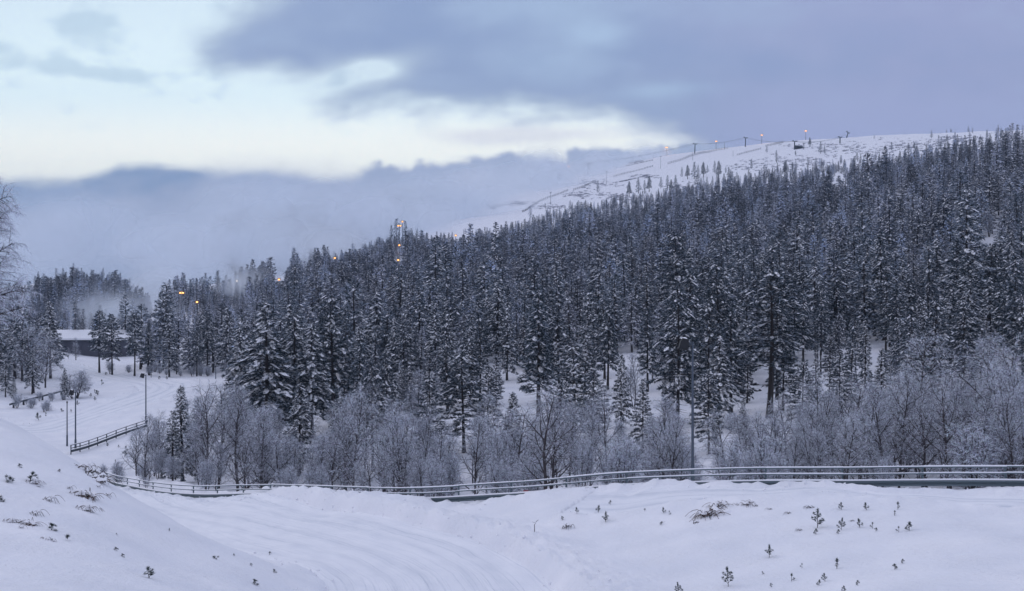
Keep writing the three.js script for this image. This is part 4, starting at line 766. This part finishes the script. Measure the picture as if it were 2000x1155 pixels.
// ---------------------------------------------------------------- the ski slope: floodlights, lift pylons, poles, snow fences, hut
const mastProto = () => mergeGeometries([new THREE.CylinderGeometry(0.16, 0.24, 13, 6).translate(0, 5.5, 0), box(3.2, 0.16, 0.16, 0, 11.9, 0)]);
const MAST = mastProto(), HEAD = mergeGeometries([box(1.15, 0.9, 0.5), box(1.3, 0.12, 0.7, 0, 0.48, 0.05)]), FACE = box(0.8, 0.62, 0.06);
function floodlight(label, u, v, d, n, pale, power) {
  const x = (u - CX) / F * d, z = -d, g = surface(x, z), y = EYE - (v - CY) / F * d, t = thing('floodlight_mast', label, 'floodlight', [x, Math.min(g, y - 5), z], 0, undefined), H = y - t.position.y;
  const m = part('mast', MAST, M.darksteel, t); m.scale.y = H / 11.9;
  for (let k = 0; k < n; k++) {
    const ox = n === 1 ? 0 : (k - (n - 1) / 2) * 1.35, h = part('lamp_head', HEAD, M.black, t); h.position.set(ox, H, 0.15); h.rotation.x = 0.25;
    const f = part('lamp_glow', FACE, pale ? M.glowPale : M.glow, h); f.position.set(0, 0, 0.3);
  }
  const l = new THREE.PointLight(pale ? new THREE.Color(1, 0.85, 0.7) : new THREE.Color(1, 0.5, 0.2), power, 0, 2); l.name = 'floodlight_lamp'; l.position.set(x, y - 0.2, z + 1.1); l.castShadow = true; l.shadow.radius = 20; scene.add(l);
}
[['lit twin floodlight on a mast at the upper edge of the mist', 1302, 288, 1090, 2, 0, 90], ['lit floodlight on the skyline between two lift pylons', 1399, 276, 1090, 2, 0, 90], ['lit floodlight on the skyline before the second row of snow fence', 1488, 264, 1070, 2, 0, 90], ['highest lit floodlight, beside the dark hut on the skyline', 1574, 256, 1060, 2, 0, 90], ['dim floodlight half swallowed by mist left of the lift pylon', 1111, 325, 1040, 2, 0, 60], ['solitary lit floodlight at the lower end of the piste', 904, 391, 930, 1, 0, 90], ['upper of the floodlights glowing over the treetops at the mist edge', 786, 433, 640, 1, 0, 14], ['paired orange floodlights just under the treetops at the mist edge', 780, 441, 600, 2, 0, 14], ['orange floodlight among the upper pines right of the paired ones', 890, 460, 585, 1, 0, 14], ['orange floodlight in the pines below the paired ones', 780, 479, 545, 1, 0, 14], ['lowest orange floodlight in the column among the pines', 778, 508, 480, 1, 0, 14], ['small orange floodlight beside the last misty pines', 654, 504, 500, 1, 0, 12], ['faint orange floodlight among misty trees above the valley', 545, 546, 470, 1, 0, 12], ['small white light shining through drifting mist', 463, 549, 500, 1, 1, 40], ['brightest yellow floodlight by the misty clump of pines in the valley', 355, 572, 470, 2, 0, 45], ['small reddish lamp low in the pines near the bright valley floodlight', 385, 590, 420, 1, 0, 10]].forEach((a) => floodlight(...a));
function pylon(label, u, v, vb, arm, lean) {
  const [x, y, z, d] = seen(u, vb, 600), H = (vb - v) * d / F, t = thing('lift_pylon', label, 'ski lift pylon', [x, y, z], 0.5);
  part('mast', new THREE.CylinderGeometry(0.45, 0.6, H + 2, 8).translate(0, H / 2 - 1, 0), M.darksteel, t);
  part('crossarm', mergeGeometries([box(arm, 0.5, 0.5, 0, H, 0), box(0.5, 0.7, 1.6, -arm / 2, H + 0.25, 0), box(0.5, 0.7, 1.6, arm / 2, H + 0.25, 0)]), M.darksteel, t);
  t.rotation.z = lean; return [x, y + H, z];
}
const tops = [pylon('lift pylon with a short crossarm at the edge of the mist', 1148, 319, 341, 4.6, -0.06), pylon('lift pylon beside the skyline snow fence', 1357, 281, 300, 4.6, -0.06), pylon('lift pylon between the two skyline floodlights', 1456, 269, 287, 4, -0.04), pylon('lift pylon next to the dark hut', 1552, 257, 273, 4, -0.03), pylon('first of two pylons on the bare skyline', 1641, 257, 269, 3.6, -0.02), pylon('leaning second of two pylons on the bare skyline', 1654, 258, 269, 3.6, -0.35)];
for (const side of [-1, 1]) { const t = thing('lift_cable', side < 0 ? 'hauling cable of the ski lift, downhill side' : 'hauling cable of the ski lift, uphill side', 'cable'); for (let i = 0; i + 1 < tops.length; i++) { const a = tops[i], b = tops[i + 1], pts = []; for (let k = 0; k <= 10; k++) { const f = k / 10; pts.push([lerp(a[0], b[0], f) + side * 1.9, lerp(a[1], b[1], f) - 4 * f * (1 - f) * 2.2, lerp(a[2], b[2], f)]); } part('cable', strip(pts, round(0.07, 4)), M.darksteel, t); } }
const THIN = new THREE.CylinderGeometry(0.11, 0.15, 1, 6).translate(0, 0.5, 0), CROSS = box(1.3, 0.5, 0.4, 0, 0, 0);
[['slim piste pole with a small box at its top, mid slope', 1185, 335, 360, 1], ['slim piste pole with a box below the twin floodlight', 1290.5, 305, 330, 1], ['slim piste pole above the lower tree tips', 1075.5, 376, 400, 1], ['short pole at the lower end of the piste', 1065, 398, 412, 1], ['slim pole at the skyline fence', 1415, 277, 292, 0], ['thin pole low on the piste below the fence', 1432, 294, 306, 0], ['thin pole crossing the skyline fence', 1353, 296, 313, 0], ['tall ghostly pylon dissolved in mist over the pines', 822, 425, 446, 1], ['faint pole on the snow right of the hut', 1522, 272, 285, 0]].forEach(([label, u, v, vb, bx]) => { const [x, y, z, d] = seen(u, vb, 430), H = (vb - v) * d / F, t = thing('piste_pole', label, 'pole', [x, y - 0.3, z]); const p = part('shaft', THIN, M.darksteel, t); p.scale.y = H; if (bx) { const q = part('box', CROSS, M.darksteel, t); q.position.y = H; } });
function snowFence(label, pts, h) {
  const t = thing('snow_fence', label, 'snow fence'), w = pts.map(([u, v]) => seen(u, v, 600)), c = new THREE.CatmullRomCurve3(w.map((p) => new THREE.Vector3(p[0], p[1], p[2]))), n = Math.min(150, Math.round(c.getLength() / 3.4)), line = c.getSpacedPoints(n), g = box(0.3, h, 0.2, 0, h / 2 - 0.2, 0), ps = line.map((p) => [p.x, surface(p.x, p.z), p.z]);
  ps.forEach((p, i) => { const q = part('picket', g, M.wood, t); q.position.set(...p); q.rotation.z = 0.05 * Math.sin(i * 3.7); });
  for (const k of [0.35, 0.75]) part('rail', strip(ps.map((p) => [p[0], p[1] + h * k - 0.2, p[2]]), [[-0.05, -0.08], [0.05, -0.08], [0.05, 0.08], [-0.05, 0.08]]), M.wood, t);
}
snowFence('long slatted snow fence running down from the skyline past the lift pylon', [[1305, 321], [1330, 314], [1360, 303], [1390, 297], [1421, 291]], 2.6);
snowFence('snow fence across the middle of the piste', [[1199, 346], [1225, 339], [1250, 333], [1275, 326]], 2.0);
snowFence('snow fence at the lower edge of the scrub below the lift pylon', [[1120, 372], [1135, 367], [1164, 355]], 2.0);
snowFence('lowest snow fence reaching down towards the treetops', [[1020, 415], [1050, 397], [1080, 384], [1109, 373]], 2.0);
snowFence('short snow fence under the hut', [[1440, 304], [1462, 298], [1486, 292]], 2.0);
snowFence('skyline snow fence left of the hut', [[1496, 287], [1512, 283], [1530, 279]], 2.4);
snowFence('far snow fence fading into mist below the dim floodlight', [[1224, 325], [1245, 320], [1275, 314]], 1.6);
(() => { const [x, y, z] = seen(1560, 274, 700), t = thing('ski_hut', 'small dark hut with a low pitched roof on the skyline', 'hut', [x, y, z], 0.3); part('wall', box(6, 2.2, 3.5, 0, 0.8, 0), M.black, t); part('roof', new THREE.ExtrudeGeometry(new THREE.Shape([[-2.4, 1.8], [2.4, 1.8], [0, 3.0]].map((p) => new THREE.Vector2(...p))), { depth: 7, bevelEnabled: false }).rotateY(Math.PI / 2).translate(-3.5, 0.12, 0), M.darksteel, t); part('annex', box(3, 1.6, 2.6, 5.4, 0.5, 0), M.black, t); })();

// dwarf scrub on the open fell, too many and small to count
(() => {
  const r = rng(303), s = new Soup(true); for (let i = 0; i < 26; i++) { const b = ball(r), p = [b[0] * 0.8, 0, b[2] * 0.8], d = norm([b[0], 0.9 + r(), b[2]]), sd = norm(cross(d, ball(r))); const g = 0.6 + 0.8 * r(); s.tri(plus(p, sd, 0.1), plus(p, sd, -0.1), plus(p, d, 0.35 + 0.5 * r()), [0.42 * g, 0.42 * g, 0.47 * g]); }
  const geo = s.geo(), list = [];
  const patches = [[1170, 360, 60, 10, 1], [1200, 384, 50, 9, 1], [950, 402, 40, 8, 1.2], [1130, 380, 40, 8, 0.8], [1260, 345, 30, 4, 0.5], [1330, 365, 40, 10, 0.6], [1230, 316, 22, 4, 0.9], [1550, 318, 80, 18, 1.3], [1460, 325, 50, 12, 0.8], [1680, 296, 110, 18, 1.7], [1790, 285, 90, 14, 1.4], [1870, 272, 60, 9, 0.9], [1600, 285, 70, 8, 0.6], [1010, 398, 30, 6, 0.6], [1075, 405, 40, 8, 0.6]];
  for (const [cu, cv, ru, rv, k] of patches) for (let i = 0; i < 150 * k; i++) { const b = [r() + r() + r() - 1.5, r() + r() + r() - 1.5], [x, y, z, d] = seen(cu + b[0] * ru * 0.9, cv + b[1] * rv * 0.9, 430); if (noise(x / 9, z / 9) > -0.15 && d > 430 && d < 1300) list.push([x, y, z]); }
  const im = shadowed(new THREE.InstancedMesh(geo, M.scrub, list.length)), m = new THREE.Matrix4(), q = new THREE.Quaternion(), Y = new THREE.Vector3(0, 1, 0); im.name = 'dwarf_scrub'; tag(im, 'wind-blown dwarf scrub showing through the snow of the open fell', 'scrub'); im.userData.kind = 'stuff';
  list.forEach((p, i) => { const k = 0.7 + 1.1 * r(); im.setMatrixAt(i, m.compose(new THREE.Vector3(p[0], p[1] - 0.08, p[2]), q.setFromAxisAngle(Y, i), new THREE.Vector3(k * 1.4, k * 0.8, k * 1.4))); }); scene.add(im);
})();

// ---------------------------------------------------------------- what pokes through the foreground snow
function seedling(seed, H, arms, lean) {                          // a pine seedling: stem, bottle-brush shoots, snow on the shoots
  const r = rng(seed), T = new Soup(), N = new Soup(true), S = new Soup();
  const brush = (p, d, L) => { for (let i = 0; i < 84; i++) { const f = r(), a = plus(p, d, L * f), b = ball(r), n = norm([d[0] * 0.9 + b[0], d[1] * 0.9 + b[1], d[2] * 0.9 + b[2]]), sd = norm(cross(n, ball(r))), g = 0.7 + 0.7 * r(), fr = r() < 0.13; N.tri(plus(a, sd, 0.008), plus(a, sd, -0.008), plus(a, n, 0.07 + 0.045 * r()), fr ? [0.3, 0.32, 0.36] : [0.02 * g, 0.042 * g, 0.034 * g]); } const c = plus(p, d, L * 0.6), n = 6, top = plus(c, [0, 1, 0], 0.05); for (let k = 0; k < n && d[1] < 0.85; k++) { const q = (j) => plus(c, [Math.cos(j / n * 6.28) * (0.05 + Math.abs(d[0]) * L * 0.3), 0.012, Math.sin(j / n * 6.28) * (0.05 + Math.abs(d[2]) * L * 0.3)]); S.tri(top, q(k + 1), q(k)); } };
  const at2 = (h) => [lean * h * h / H, h, 0]; T.tube([[0, -0.25, 0], at2(H * 0.5), at2(H)], [0.013, 0.01, 0.005], 5);
  brush(at2(H * 0.72), norm([lean, 1, 0]), H * 0.3);
  for (let i = 0; i < arms; i++) { const h = H * (0.12 + 0.62 * i / arms), az = i * 2.4 + r(), L = H * (0.42 - 0.26 * i / arms) * (0.7 + 0.5 * r()), d = norm([Math.cos(az), 0.55 + 0.3 * r(), Math.sin(az)]), p = at2(h); T.tube([p, plus(p, d, L)], [0.007, 0.004], 3); brush(plus(p, d, L * 0.35), d, L * 0.7); }
  return { trunk: T.geo(), crown: N.geo(), snow: S.geo(), H };
}
const seedKinds = [seedling(1, 0.62, 8, 0.1), seedling(2, 0.34, 4, 0.2), seedling(3, 0.3, 1, 0.05), seedling(4, 0.24, 3, -0.3), seedling(5, 0.5, 6, -0.15)];
const seedProtos = [];
function plantSeedling(u, v, px, k, label, group) {
  const [x, y, z, d] = seen(u, v), s = px * d / F / seedKinds[k].H; let t = seedProtos[k];
  if (!t) { t = seedProtos[k] = thing('pine_seedling', label, 'seedling', [x, y, z], 0, group); part('stem', seedKinds[k].trunk, M.trunk, t); part('needles', seedKinds[k].crown, M.needles, t); part('snow', seedKinds[k].snow, M.snowload, t); t.rotation.y = u; t.scale.setScalar(s); } else t = copy(t, label, [x, y, z], u, s, group ?? null);
  return t;
}
const SLOPE = 'seedlings on the open bank across the road bend', LEFT = 'sprigs on the near snowbank';
[[1423, 1146, 36, 0, 'bushy pine seedling alone near the bottom edge of the snow bank'], [1326, 1162, 22, 4, 'seedling cut off by the bottom edge of the picture'], [1597, 1032, 36, 0, 'largest seedling on the bank with an upright leader and snowy side shoots'], [1643, 1036, 22, 4, 'seedling just beside the largest one on the bank'], [1503, 1090, 24, 4, 'seedling with dark double shoot midway down the bank'], [1680, 1031, 15, 1, 'dark round seedling at the middle of the upper cluster'], [1705, 1033, 11, 2, 'finger-like shoot right of the dark round seedling'], [1711, 1038, 6, 3, 'stub of a shoot below the finger-like one'], [1644, 996, 13, 1, 'seedling at the brow of the bank before the upper road'], [1693, 997, 13, 1, 'second seedling at the brow of the bank before the upper road'], [1754, 996, 13, 2, 'seedling on the brow with a spread foot of snow'], [1748, 1008, 9, 2, 'short shoot just under the one with a spread foot'], [1756, 1040, 10, 2, 'tiny shoot near the forked seedling'], [1776, 1037, 14, 3, 'forked seedling farthest along the bank'], [1635, 1112, 18, 2, 'thin upright shoot low on the bank'], [1612, 1136, 14, 1, 'leaning shoot below the thin upright one'], [1600, 1144, 9, 3, 'flattened shoot lowest in its short row'], [1546, 1136, 13, 2, 'stubby upright shoot near the bottom edge'], [1567, 1110, 8, 2, 'tiny upright shoot above the stubby one'], [1594, 1044, 9, 3, 'small sprig half drowned in snow below the largest seedling'], [1638, 1043, 7, 3, 'small sprig under the seedling beside the largest'], [1676, 1144, 8, 3, 'flattened sprig at the lower middle of the bank'], [1650, 1158, 12, 1, 'seedling on the bottom edge of the picture'], [1748, 1113, 10, 3, 'windblown sprig alone on the smooth snow'], [1764, 1101, 7, 3, 'smaller sprig behind the windblown one'], [1507, 1147, 6, 3, 'dot of a sprig near the bottom edge'], [1490, 1122, 5, 3, 'single needle tip near the double shoot'], [1127, 1003, 10, 1, 'seedling at the near end of the upper row by the rail'], [1168, 1001, 12, 1, 'second seedling of the upper row by the rail'], [1183, 1021, 20, 4, 'leaning two-tiered seedling below the upper row'], [1192, 985, 6, 3, 'smallest seedling close under the guard rail'], [1099, 1016, 6, 3, 'isolated sprig where the bank meets the road'], [1297, 1003, 10, 1, 'dark double seedling in the centre of the bank'], [1307, 1006, 7, 2, 'shoot touching the dark double seedling'], [1291, 1026, 6, 3, 'sprig on a thin stalk below the dark double seedling'], [1388, 1015, 5, 3, 'sprig under the dry shrub'], [1259, 998, 4, 3, 'speck of a seedling between the rows']].forEach(([u, v, px, k, l]) => plantSeedling(u, v, px, k, l));
[[18, 940, 22, 1, 'dark sprig with snow cap highest on the near snowbank'], [58, 941, 24, 1, 'second dark sprig high on the near snowbank'], [38, 913, 8, 3, 'little sprig at the top of the near snowbank'], [116, 922, 6, 3, 'speck of green near the brow of the near snowbank'], [5, 979, 18, 1, 'green-tinged sprig at the frame edge'], [101, 1036, 16, 3, 'curled sprig in the middle of the near snowbank'], [131, 1055, 20, 2, 'upright broken sprig in the middle of the near snowbank'], [229, 1046, 6, 2, 'tiny upright sprig right of the broken one'], [226, 1076, 8, 3, 'flattened pair of leaves on smooth snow'], [239, 1088, 7, 3, 'round tuft just under the flattened pair'], [291, 1130, 28, 1, 'largest dark sprig near the bottom of the near snowbank'], [424, 1094, 13, 1, 'forked sprig near the toe of the near snowbank'], [457, 1086, 5, 3, 'tiny sprig at the toe of the near snowbank'], [497, 1142, 12, 3, 'flattened sprig beside the gully'], [331, 1037, 5, 3, 'two-dot sprig on the edge of the near snowbank'], [535, 1119, 8, 3, 'sprig down in the snow gully'], [490, 1105, 5, 3, 'sprig at the head of the snow gully'], [527, 1082, 5, 3, 'sprig on the ploughed edge of the road']].forEach(([u, v, px, k, l]) => { const t = plantSeedling(u, v, px, k, l); t.scale.y *= 0.7; t.scale.x *= 1.3; t.rotation.z = -0.5; t.rotation.x = 0.3; });

function dryTuft(seed, n, L, col, flop) {                         // bowed dry stalks, some weighed down into loops
  const r = rng(seed), G = new Soup(true), S = new Soup();
  for (let i = 0; i < n; i++) { const az = flop ? 0.4 + (r() - 0.5) * 1.4 : r() * 6.28, l = L * (0.5 + 0.7 * r()), bow = 0.5 + 0.9 * r(), b = [(r() - 0.5) * L * 0.9, 0, (r() - 0.5) * L * 0.5], g = 0.6 + 0.8 * r(), pts = [], w = []; for (let k = 0; k <= 6; k++) { const f = k / 6; pts.push([b[0] + Math.cos(az) * l * f, -0.06 + l * (1.25 * bow * f - 1.35 * bow * f * f), b[2] + Math.sin(az) * l * f]); w.push(0.0115 * (1 - 0.6 * f)); } G.tube(pts, w, 3, col.map((c) => c * g)); if (r() < 0.5) { const c = pts[3], q = (j) => plus(c, [Math.cos(j) * L * 0.22, -0.02, Math.sin(j) * L * 0.14]); for (let j = 0; j < 5; j++) S.tri(plus(c, [0, 1, 0], L * 0.12), q((j + 1) * 1.2566), q(j * 1.2566)); } }
  return [G.geo(), S.geo()];
}
const brown = [0.075, 0.05, 0.045], tuftKinds = [dryTuft(21, 26, 0.55, brown, true), dryTuft(22, 16, 0.4, [0.05, 0.038, 0.036], true), dryTuft(23, 34, 0.6, [0.12, 0.085, 0.075], false)], tuftProtos = [];
[[62, 942, 24, 0, 'brown bowed stalks at the crest of the stalk patch on the near snowbank'], [87, 975, 34, 1, 'dark flattened stalks in the upper middle of the near snowbank'], [150, 965, 30, 0, 'tangled looping stalks near the brow of the near snowbank'], [171, 972, 40, 2, 'large wiry loops of dry grass near the brow'], [162, 994, 34, 0, 'drooping loops of dry grass under the large wiry ones'], [208, 966, 22, 1, 'thin stalks right at the brow of the near snowbank'], [62, 1002, 30, 1, 'slanting stalks in the centre of the stalk patch'], [18, 1018, 24, 0, 'bunched brown stalks low in the stalk patch'], [58, 1026, 30, 2, 'round bunch of dry stalks low in the stalk patch'], [38, 1030, 18, 1, 'small bunch beside the round one'], [95, 1054, 22, 0, 'lowest bunch of dry stalks on the near snowbank'], [72, 950, 14, 1, 'few stalks between the dark sprigs'], [132, 952, 18, 1, 'curved stalk pair beside the tangled loops'], [189, 950, 16, 1, 'short curved stalks near the edge'], [1384, 1005, 44, 2, 'dry frosted shrub clump at the brow of the far bank'], [1402, 988, 30, 2, 'frosted twigs on top of the dry shrub clump'], [1442, 988, 16, 1, 'brown grass tuft bent under snow behind the shrub clump'], [1458, 984, 20, 2, 'upright pale grass tuft beside the bent one'], [1480, 990, 18, 1, 'faint arched stalks past the pale tuft'], [1355, 1024, 22, 1, 'thin leaning twig below the dry shrub clump'], [1110, 1026, 26, 1, 'slanting frosted twig on the bank near the road'], [1293, 1022, 10, 1, 'wisp of grass in the middle of the far bank'], [1590, 992, 22, 1, 'arched pale stalks above the largest seedling'], [1545, 1003, 14, 1, 'faint curved stalks near the brow of the far bank'], [1567, 1036, 14, 1, 'low creeping twig beneath the largest seedling'], [1668, 1017, 12, 1, 'wispy frosted twigs between seedlings'], [1508, 996, 14, 1, 'dark slanting stalks at the brow of the far bank']].forEach(([u, v, px, k, label]) => { const [x, y, z, d] = seen(u, v), s = 1.12 * px * d / F / 0.62; let t = tuftProtos[k]; if (!t) { t = tuftProtos[k] = thing('dry_grass_tuft', label, 'dry grass', [x, y, z], u); part('stalks', tuftKinds[k][0], M.grass, t); part('snow', tuftKinds[k][1], M.snowload, t); t.scale.setScalar(s); } else t = copy(t, label, [x, y, z], u * 0.01, s, null); if (u < 300) t.rotation.y = -0.5 - 0.4 * Math.sin(u); });
(() => { const [x, y, z, d] = seen(1044, 1040), h = 24 * d / F, s = new Soup(), t = thing('dead_sapling', 'thin bare sapling stick bent at the top, alone on the bank', 'sapling', [x, y, z]); s.tube([[0, -0.2, 0], [0.0, h * 0.6, 0], [0.1, h * 0.9, 0], [0.2, h, 0]], [0.02, 0.016, 0.012, 0.006], 5); s.tube([[0.02, h * 0.75, 0], [-0.12, h * 0.85, 0]], [0.01, 0.005], 3); part('stem', s.geo(), M.trunk, t); })();

// dark stony outcrop with grass at the edge of the near bank, and boulders up the slope
function boulder(seed, r0, sx, sy, sz) { const g = new THREE.IcosahedronGeometry(r0, 3), p = g.attributes.position; for (let i = 0; i < p.count; i++) { const v = [p.getX(i), p.getY(i), p.getZ(i)], n = 1 + 0.3 * noise(v[0] * 1.7 / r0 + seed, v[1] * 1.7 / r0 + v[2] * 1.3 / r0) + 0.12 * noise(v[0] * 4 / r0, v[2] * 4 / r0 + seed + v[1]); p.setXYZ(i, v[0] * n * sx, v[1] * n * sy, v[2] * n * sz); } g.computeVertexNormals(); return g; }
function rock(label, u, v, px, seed, from = 14) { const [x, y, z, d] = seen(u, v, from), r0 = px * d / F / 2, t = thing('boulder', label, 'boulder', [x, y, z], seed); part('stone', boulder(seed, r0, 1.2, 0.75, 1), M.rock, t); part('snow_cap', boulder(seed, r0, 1.1, 0.42, 0.92).translate(0, r0 * 0.52, -r0 * 0.12), M.snowload, t); }
rock('dark boulder under snow beside the tall broad pine', 1458, 768, 24, 2, 90); rock('smaller dark rock uphill of the boulder by the tall pine', 1474, 752, 16, 5, 90); rock('flat rock at the far side of the boulder group', 1480, 764, 13, 8, 90);
rock('snow-topped rock on the open terrace', 1690, 735, 20, 11, 90);
(() => { const k = [[158, 912, 20, 0], [168, 922, 24, 1], [182, 930, 22, 0], [191, 936, 20, 2], [150, 905, 14, 1]], names = ['rough brown grass overhang at the brow of the near bank', 'dark earth edge with hanging grass at the brow', 'yellowish grass lip near the rail end', 'snow-dusted grass clump lowest on the brow', 'topmost wisp of grass on the brow by the lower railing']; k.forEach(([u, v, px, q], i) => { const [x, y, z, d] = seen(u, v + 4), s = 1.3 * px * d / F / 0.45, t = copy(tuftProtos[q], names[i], [x, y, z], 0.6 + i, s, null); t.userData.category = 'dry grass'; }); rock('bare dark stone showing at the brow of the near bank', 160, 914, 14, 14); rock('second bare stone just down the brow of the near bank', 176, 928, 12, 17); })();
// small red marker behind the rail
(() => { const [x, y, z] = at(1027, 66), t = thing('marker_sign', 'small red marker plate behind the guard rail', 'sign', [x, EYE - (961 - CY) / F * 66 - 0.5, z]); part('stake', new THREE.CylinderGeometry(0.03, 0.03, 2, 6).translate(0, -0.4, 0), M.wood, t); part('plate', new THREE.BoxGeometry(0.34, 0.18, 0.03).translate(0, 0.5, 0.03), new THREE.MeshStandardMaterial({ name: 'red_paint', color: new THREE.Color().setRGB(0.35, 0.02, 0.04), roughness: 0.6 }), t); })();
// sprigs on the banks beside the lower road
(() => { const r = rng(91); const spots = [[152, 792, 8], [165, 770, 6], [172, 765, 7], [176, 775, 6], [184, 768, 6], [190, 772, 8], [184, 783, 7], [198, 752, 9], [207, 733, 5], [75, 820, 12], [89, 814, 7], [120, 805, 6], [139, 805, 5], [295, 738, 6], [311, 741, 5], [325, 742, 6], [245, 882, 9], [243, 892, 10], [256, 860, 7], [225, 905, 6], [210, 872, 5], [232, 875, 5]]; spots.forEach(([u, v, px], i) => { const near = u > 200 && v > 850; const [x, y, z, d] = seen(u, v, 110); copy(seedProtos[1 + (i % 3)], near ? 'sprig on the steep snow bank under the lower railing' : v > 800 ? 'sprig beside the low crash barrier' : u > 290 ? 'sprig on the outside verge of the lower road bend' : 'sprig on the snow verge inside the lower road bend', [x, y, z], r() * 6, px * d / F / seedKinds[1 + (i % 3)].H, near ? 'sprigs under the lower railing' : v > 800 ? 'sprigs beside the crash barrier' : u > 290 ? 'sprigs on the outside verge' : 'sprigs inside the lower road bend'); }); })();

// clods of snow thrown up along the ploughed edges, too many to count
(() => {
  const r = rng(717), g = new THREE.IcosahedronGeometry(1, 1), p = g.attributes.position; for (let i = 0; i < p.count; i++) { const v = [p.getX(i), p.getY(i), p.getZ(i)], n = 1 + 0.45 * noise(v[0] * 1.9 + 4, v[1] * 1.9 + v[2]); p.setXYZ(i, v[0] * n, v[1] * n * 0.75, v[2] * n); } g.computeVertexNormals();
  const list = [], along = (pts, o0, o1, n, s) => { for (let k = 0; k < n; k++) { const i = 1 + Math.floor(r() * (pts.length - 2)), a = pts[i], b = pts[i + 1], l = Math.hypot(b.x - a.x, b.z - a.z) || 1, o = lerp(o0, o1, Math.pow(r(), 1.5)); const x = a.x + (b.z - a.z) / l * o, z = a.z - (b.x - a.x) / l * o; list.push([x, surface(x, z), z, s * (0.35 + 1.2 * r() * r() * r())]); } };
  along(courses.bend.pts, 4.3, 6.4, 420, 0.085); along(courses.bend.pts, -4.2, -5.6, 200, 0.09); along(railPts, 0.5, 2.4, 320, 0.08); along(courses.upper.pts, 1.8, 3.0, 160, 0.07); along(courses.lower.pts, 5.1, 6.4, 200, 0.15); along(courses.lower.pts, -5.1, -6.4, 200, 0.15);
  const im = shadowed(new THREE.InstancedMesh(g, M.snowload, list.length)), m = new THREE.Matrix4(), q = new THREE.Quaternion(), e = new THREE.Euler(); im.name = 'snow_clods'; tag(im, 'loose clods of snow thrown up along the ploughed road edges', 'snow clods'); im.userData.kind = 'stuff';
  list.forEach(([x, y, z, s], i) => im.setMatrixAt(i, m.compose(new THREE.Vector3(x, y + s * 0.2, z), q.setFromEuler(e.set(i, i * 2.3, i * 0.7)), new THREE.Vector3(s, s, s)))); scene.add(im);
})();

// ---------------------------------------------------------------- drifting mist on the fell and in the valley: many soft puffs
(() => {
  const r = rng(515), kinds = [0, 1, 2].map((q) => {
    const n = 16, m = 9, P = [], C = [], I = [];
    for (let j = 0; j <= m; j++) for (let i = 0; i < n; i++) { const f = j / m, a = i / n * 6.2832, bump = 1 + 0.22 * noise(Math.cos(a) * 1.4 + q * 5, Math.sin(a) * 1.4 + q), x = Math.cos(a) * f * bump, y = Math.sin(a) * f * 0.62 * bump; P.push(x, y, 0.10 * (1 - f * f) + 0.05 * noise(x * 2 + q * 9, y * 2)); const al = Math.pow(1 - f * f, 2.3) * clamp(0.8 + 0.5 * fbm(x * 1.3 + q * 7, y * 1.3, 3), 0.3, 1.2); C.push(1, 1, 1, clamp(al, 0, 1)); if (j) { const a0 = (j - 1) * n + i, a1 = (j - 1) * n + (i + 1) % n, b0 = j * n + i, b1 = j * n + (i + 1) % n; I.push(a0, b0, a1, a1, b0, b1); } }
    const g = new THREE.BufferGeometry(); g.setAttribute('position', new THREE.Float32BufferAttribute(P, 3)); g.setAttribute('color', new THREE.Float32BufferAttribute(C, 4)); g.setIndex(I); g.setAttribute('normal', new THREE.Float32BufferAttribute(P.map((_, i) => [0, 0.42, 0.907][i % 3]), 3)); return g;
  });
  const mat = new THREE.MeshPhysicalMaterial({ name: 'mist', color: new THREE.Color().setRGB(0.9, 0.95, 1.0), vertexColors: true, transparent: true, opacity: 0.62, roughness: 1, transmission: 0.5, thickness: 0, specularIntensity: 0, depthWrite: false });
  // [u, v, distance, spread in u, spread in v, spread in depth, size in metres, how many]
  const banks = [[640, 450, 800, 170, 34, 110, 66, 26], [860, 402, 860, 110, 28, 60, 52, 18], [1020, 370, 960, 110, 18, 50, 42, 15], [1130, 330, 1020, 90, 14, 40, 34, 12], [1250, 305, 1100, 80, 8, 30, 24, 9], [520, 480, 680, 110, 20, 36, 44, 15], [560, 500, 640, 70, 16, 30, 30, 8], [590, 560, 470, 30, 10, 20, 14, 3], [308, 572, 540, 30, 14, 20, 18, 8], [400, 490, 740, 110, 18, 40, 50, 12], [300, 556, 660, 40, 14, 24, 26, 6], [480, 562, 480, 30, 12, 24, 16, 6], [640, 486, 600, 30, 20, 24, 24, 6], [150, 462, 950, 190, 26, 50, 80, 12], [200, 612, 400, 70, 8, 30, 17, 9], [70, 590, 520, 50, 8, 24, 14, 4], [700, 430, 720, 110, 26, 50, 40, 13]];
  const lists = [[], [], []]; let n = 0;
  for (const [u, v, d, su, sv, sd, size, count] of banks) for (let i = 0; i < count; i++) { const g = () => (r() + r() + r() - 1.5) * 1.15, dd = d + g() * sd, uu = u + g() * su, vv = v + g() * sv, s = size * (0.55 + 0.8 * r()); lists[n++ % 3].push([(uu - CX) / F * dd, EYE - (vv - CY) / F * dd, -dd, s, (r() - 0.5) * 1.3, (r() - 0.5) * 0.4, (r() - 0.5) * 0.6]); }
  const bank = new THREE.Group(); bank.name = 'mist_cloud'; tag(bank, 'low cloud and drifting mist wrapping the fell and the valley wood', 'mist'); bank.userData.kind = 'stuff'; scene.add(bank);
  const m = new THREE.Matrix4(), q = new THREE.Quaternion(), e = new THREE.Euler();
  lists.forEach((list, k) => { const im = new THREE.InstancedMesh(kinds[k], mat, list.length); im.name = 'mist_cloud_puff'; list.forEach(([x, y, z, s, yaw, pitch, roll], i) => im.setMatrixAt(i, m.compose(new THREE.Vector3(x, y, z), q.setFromEuler(e.set(pitch, yaw, roll)), new THREE.Vector3(s, s, s)))); bank.add(im); });
})();

renderer.render(scene, camera);
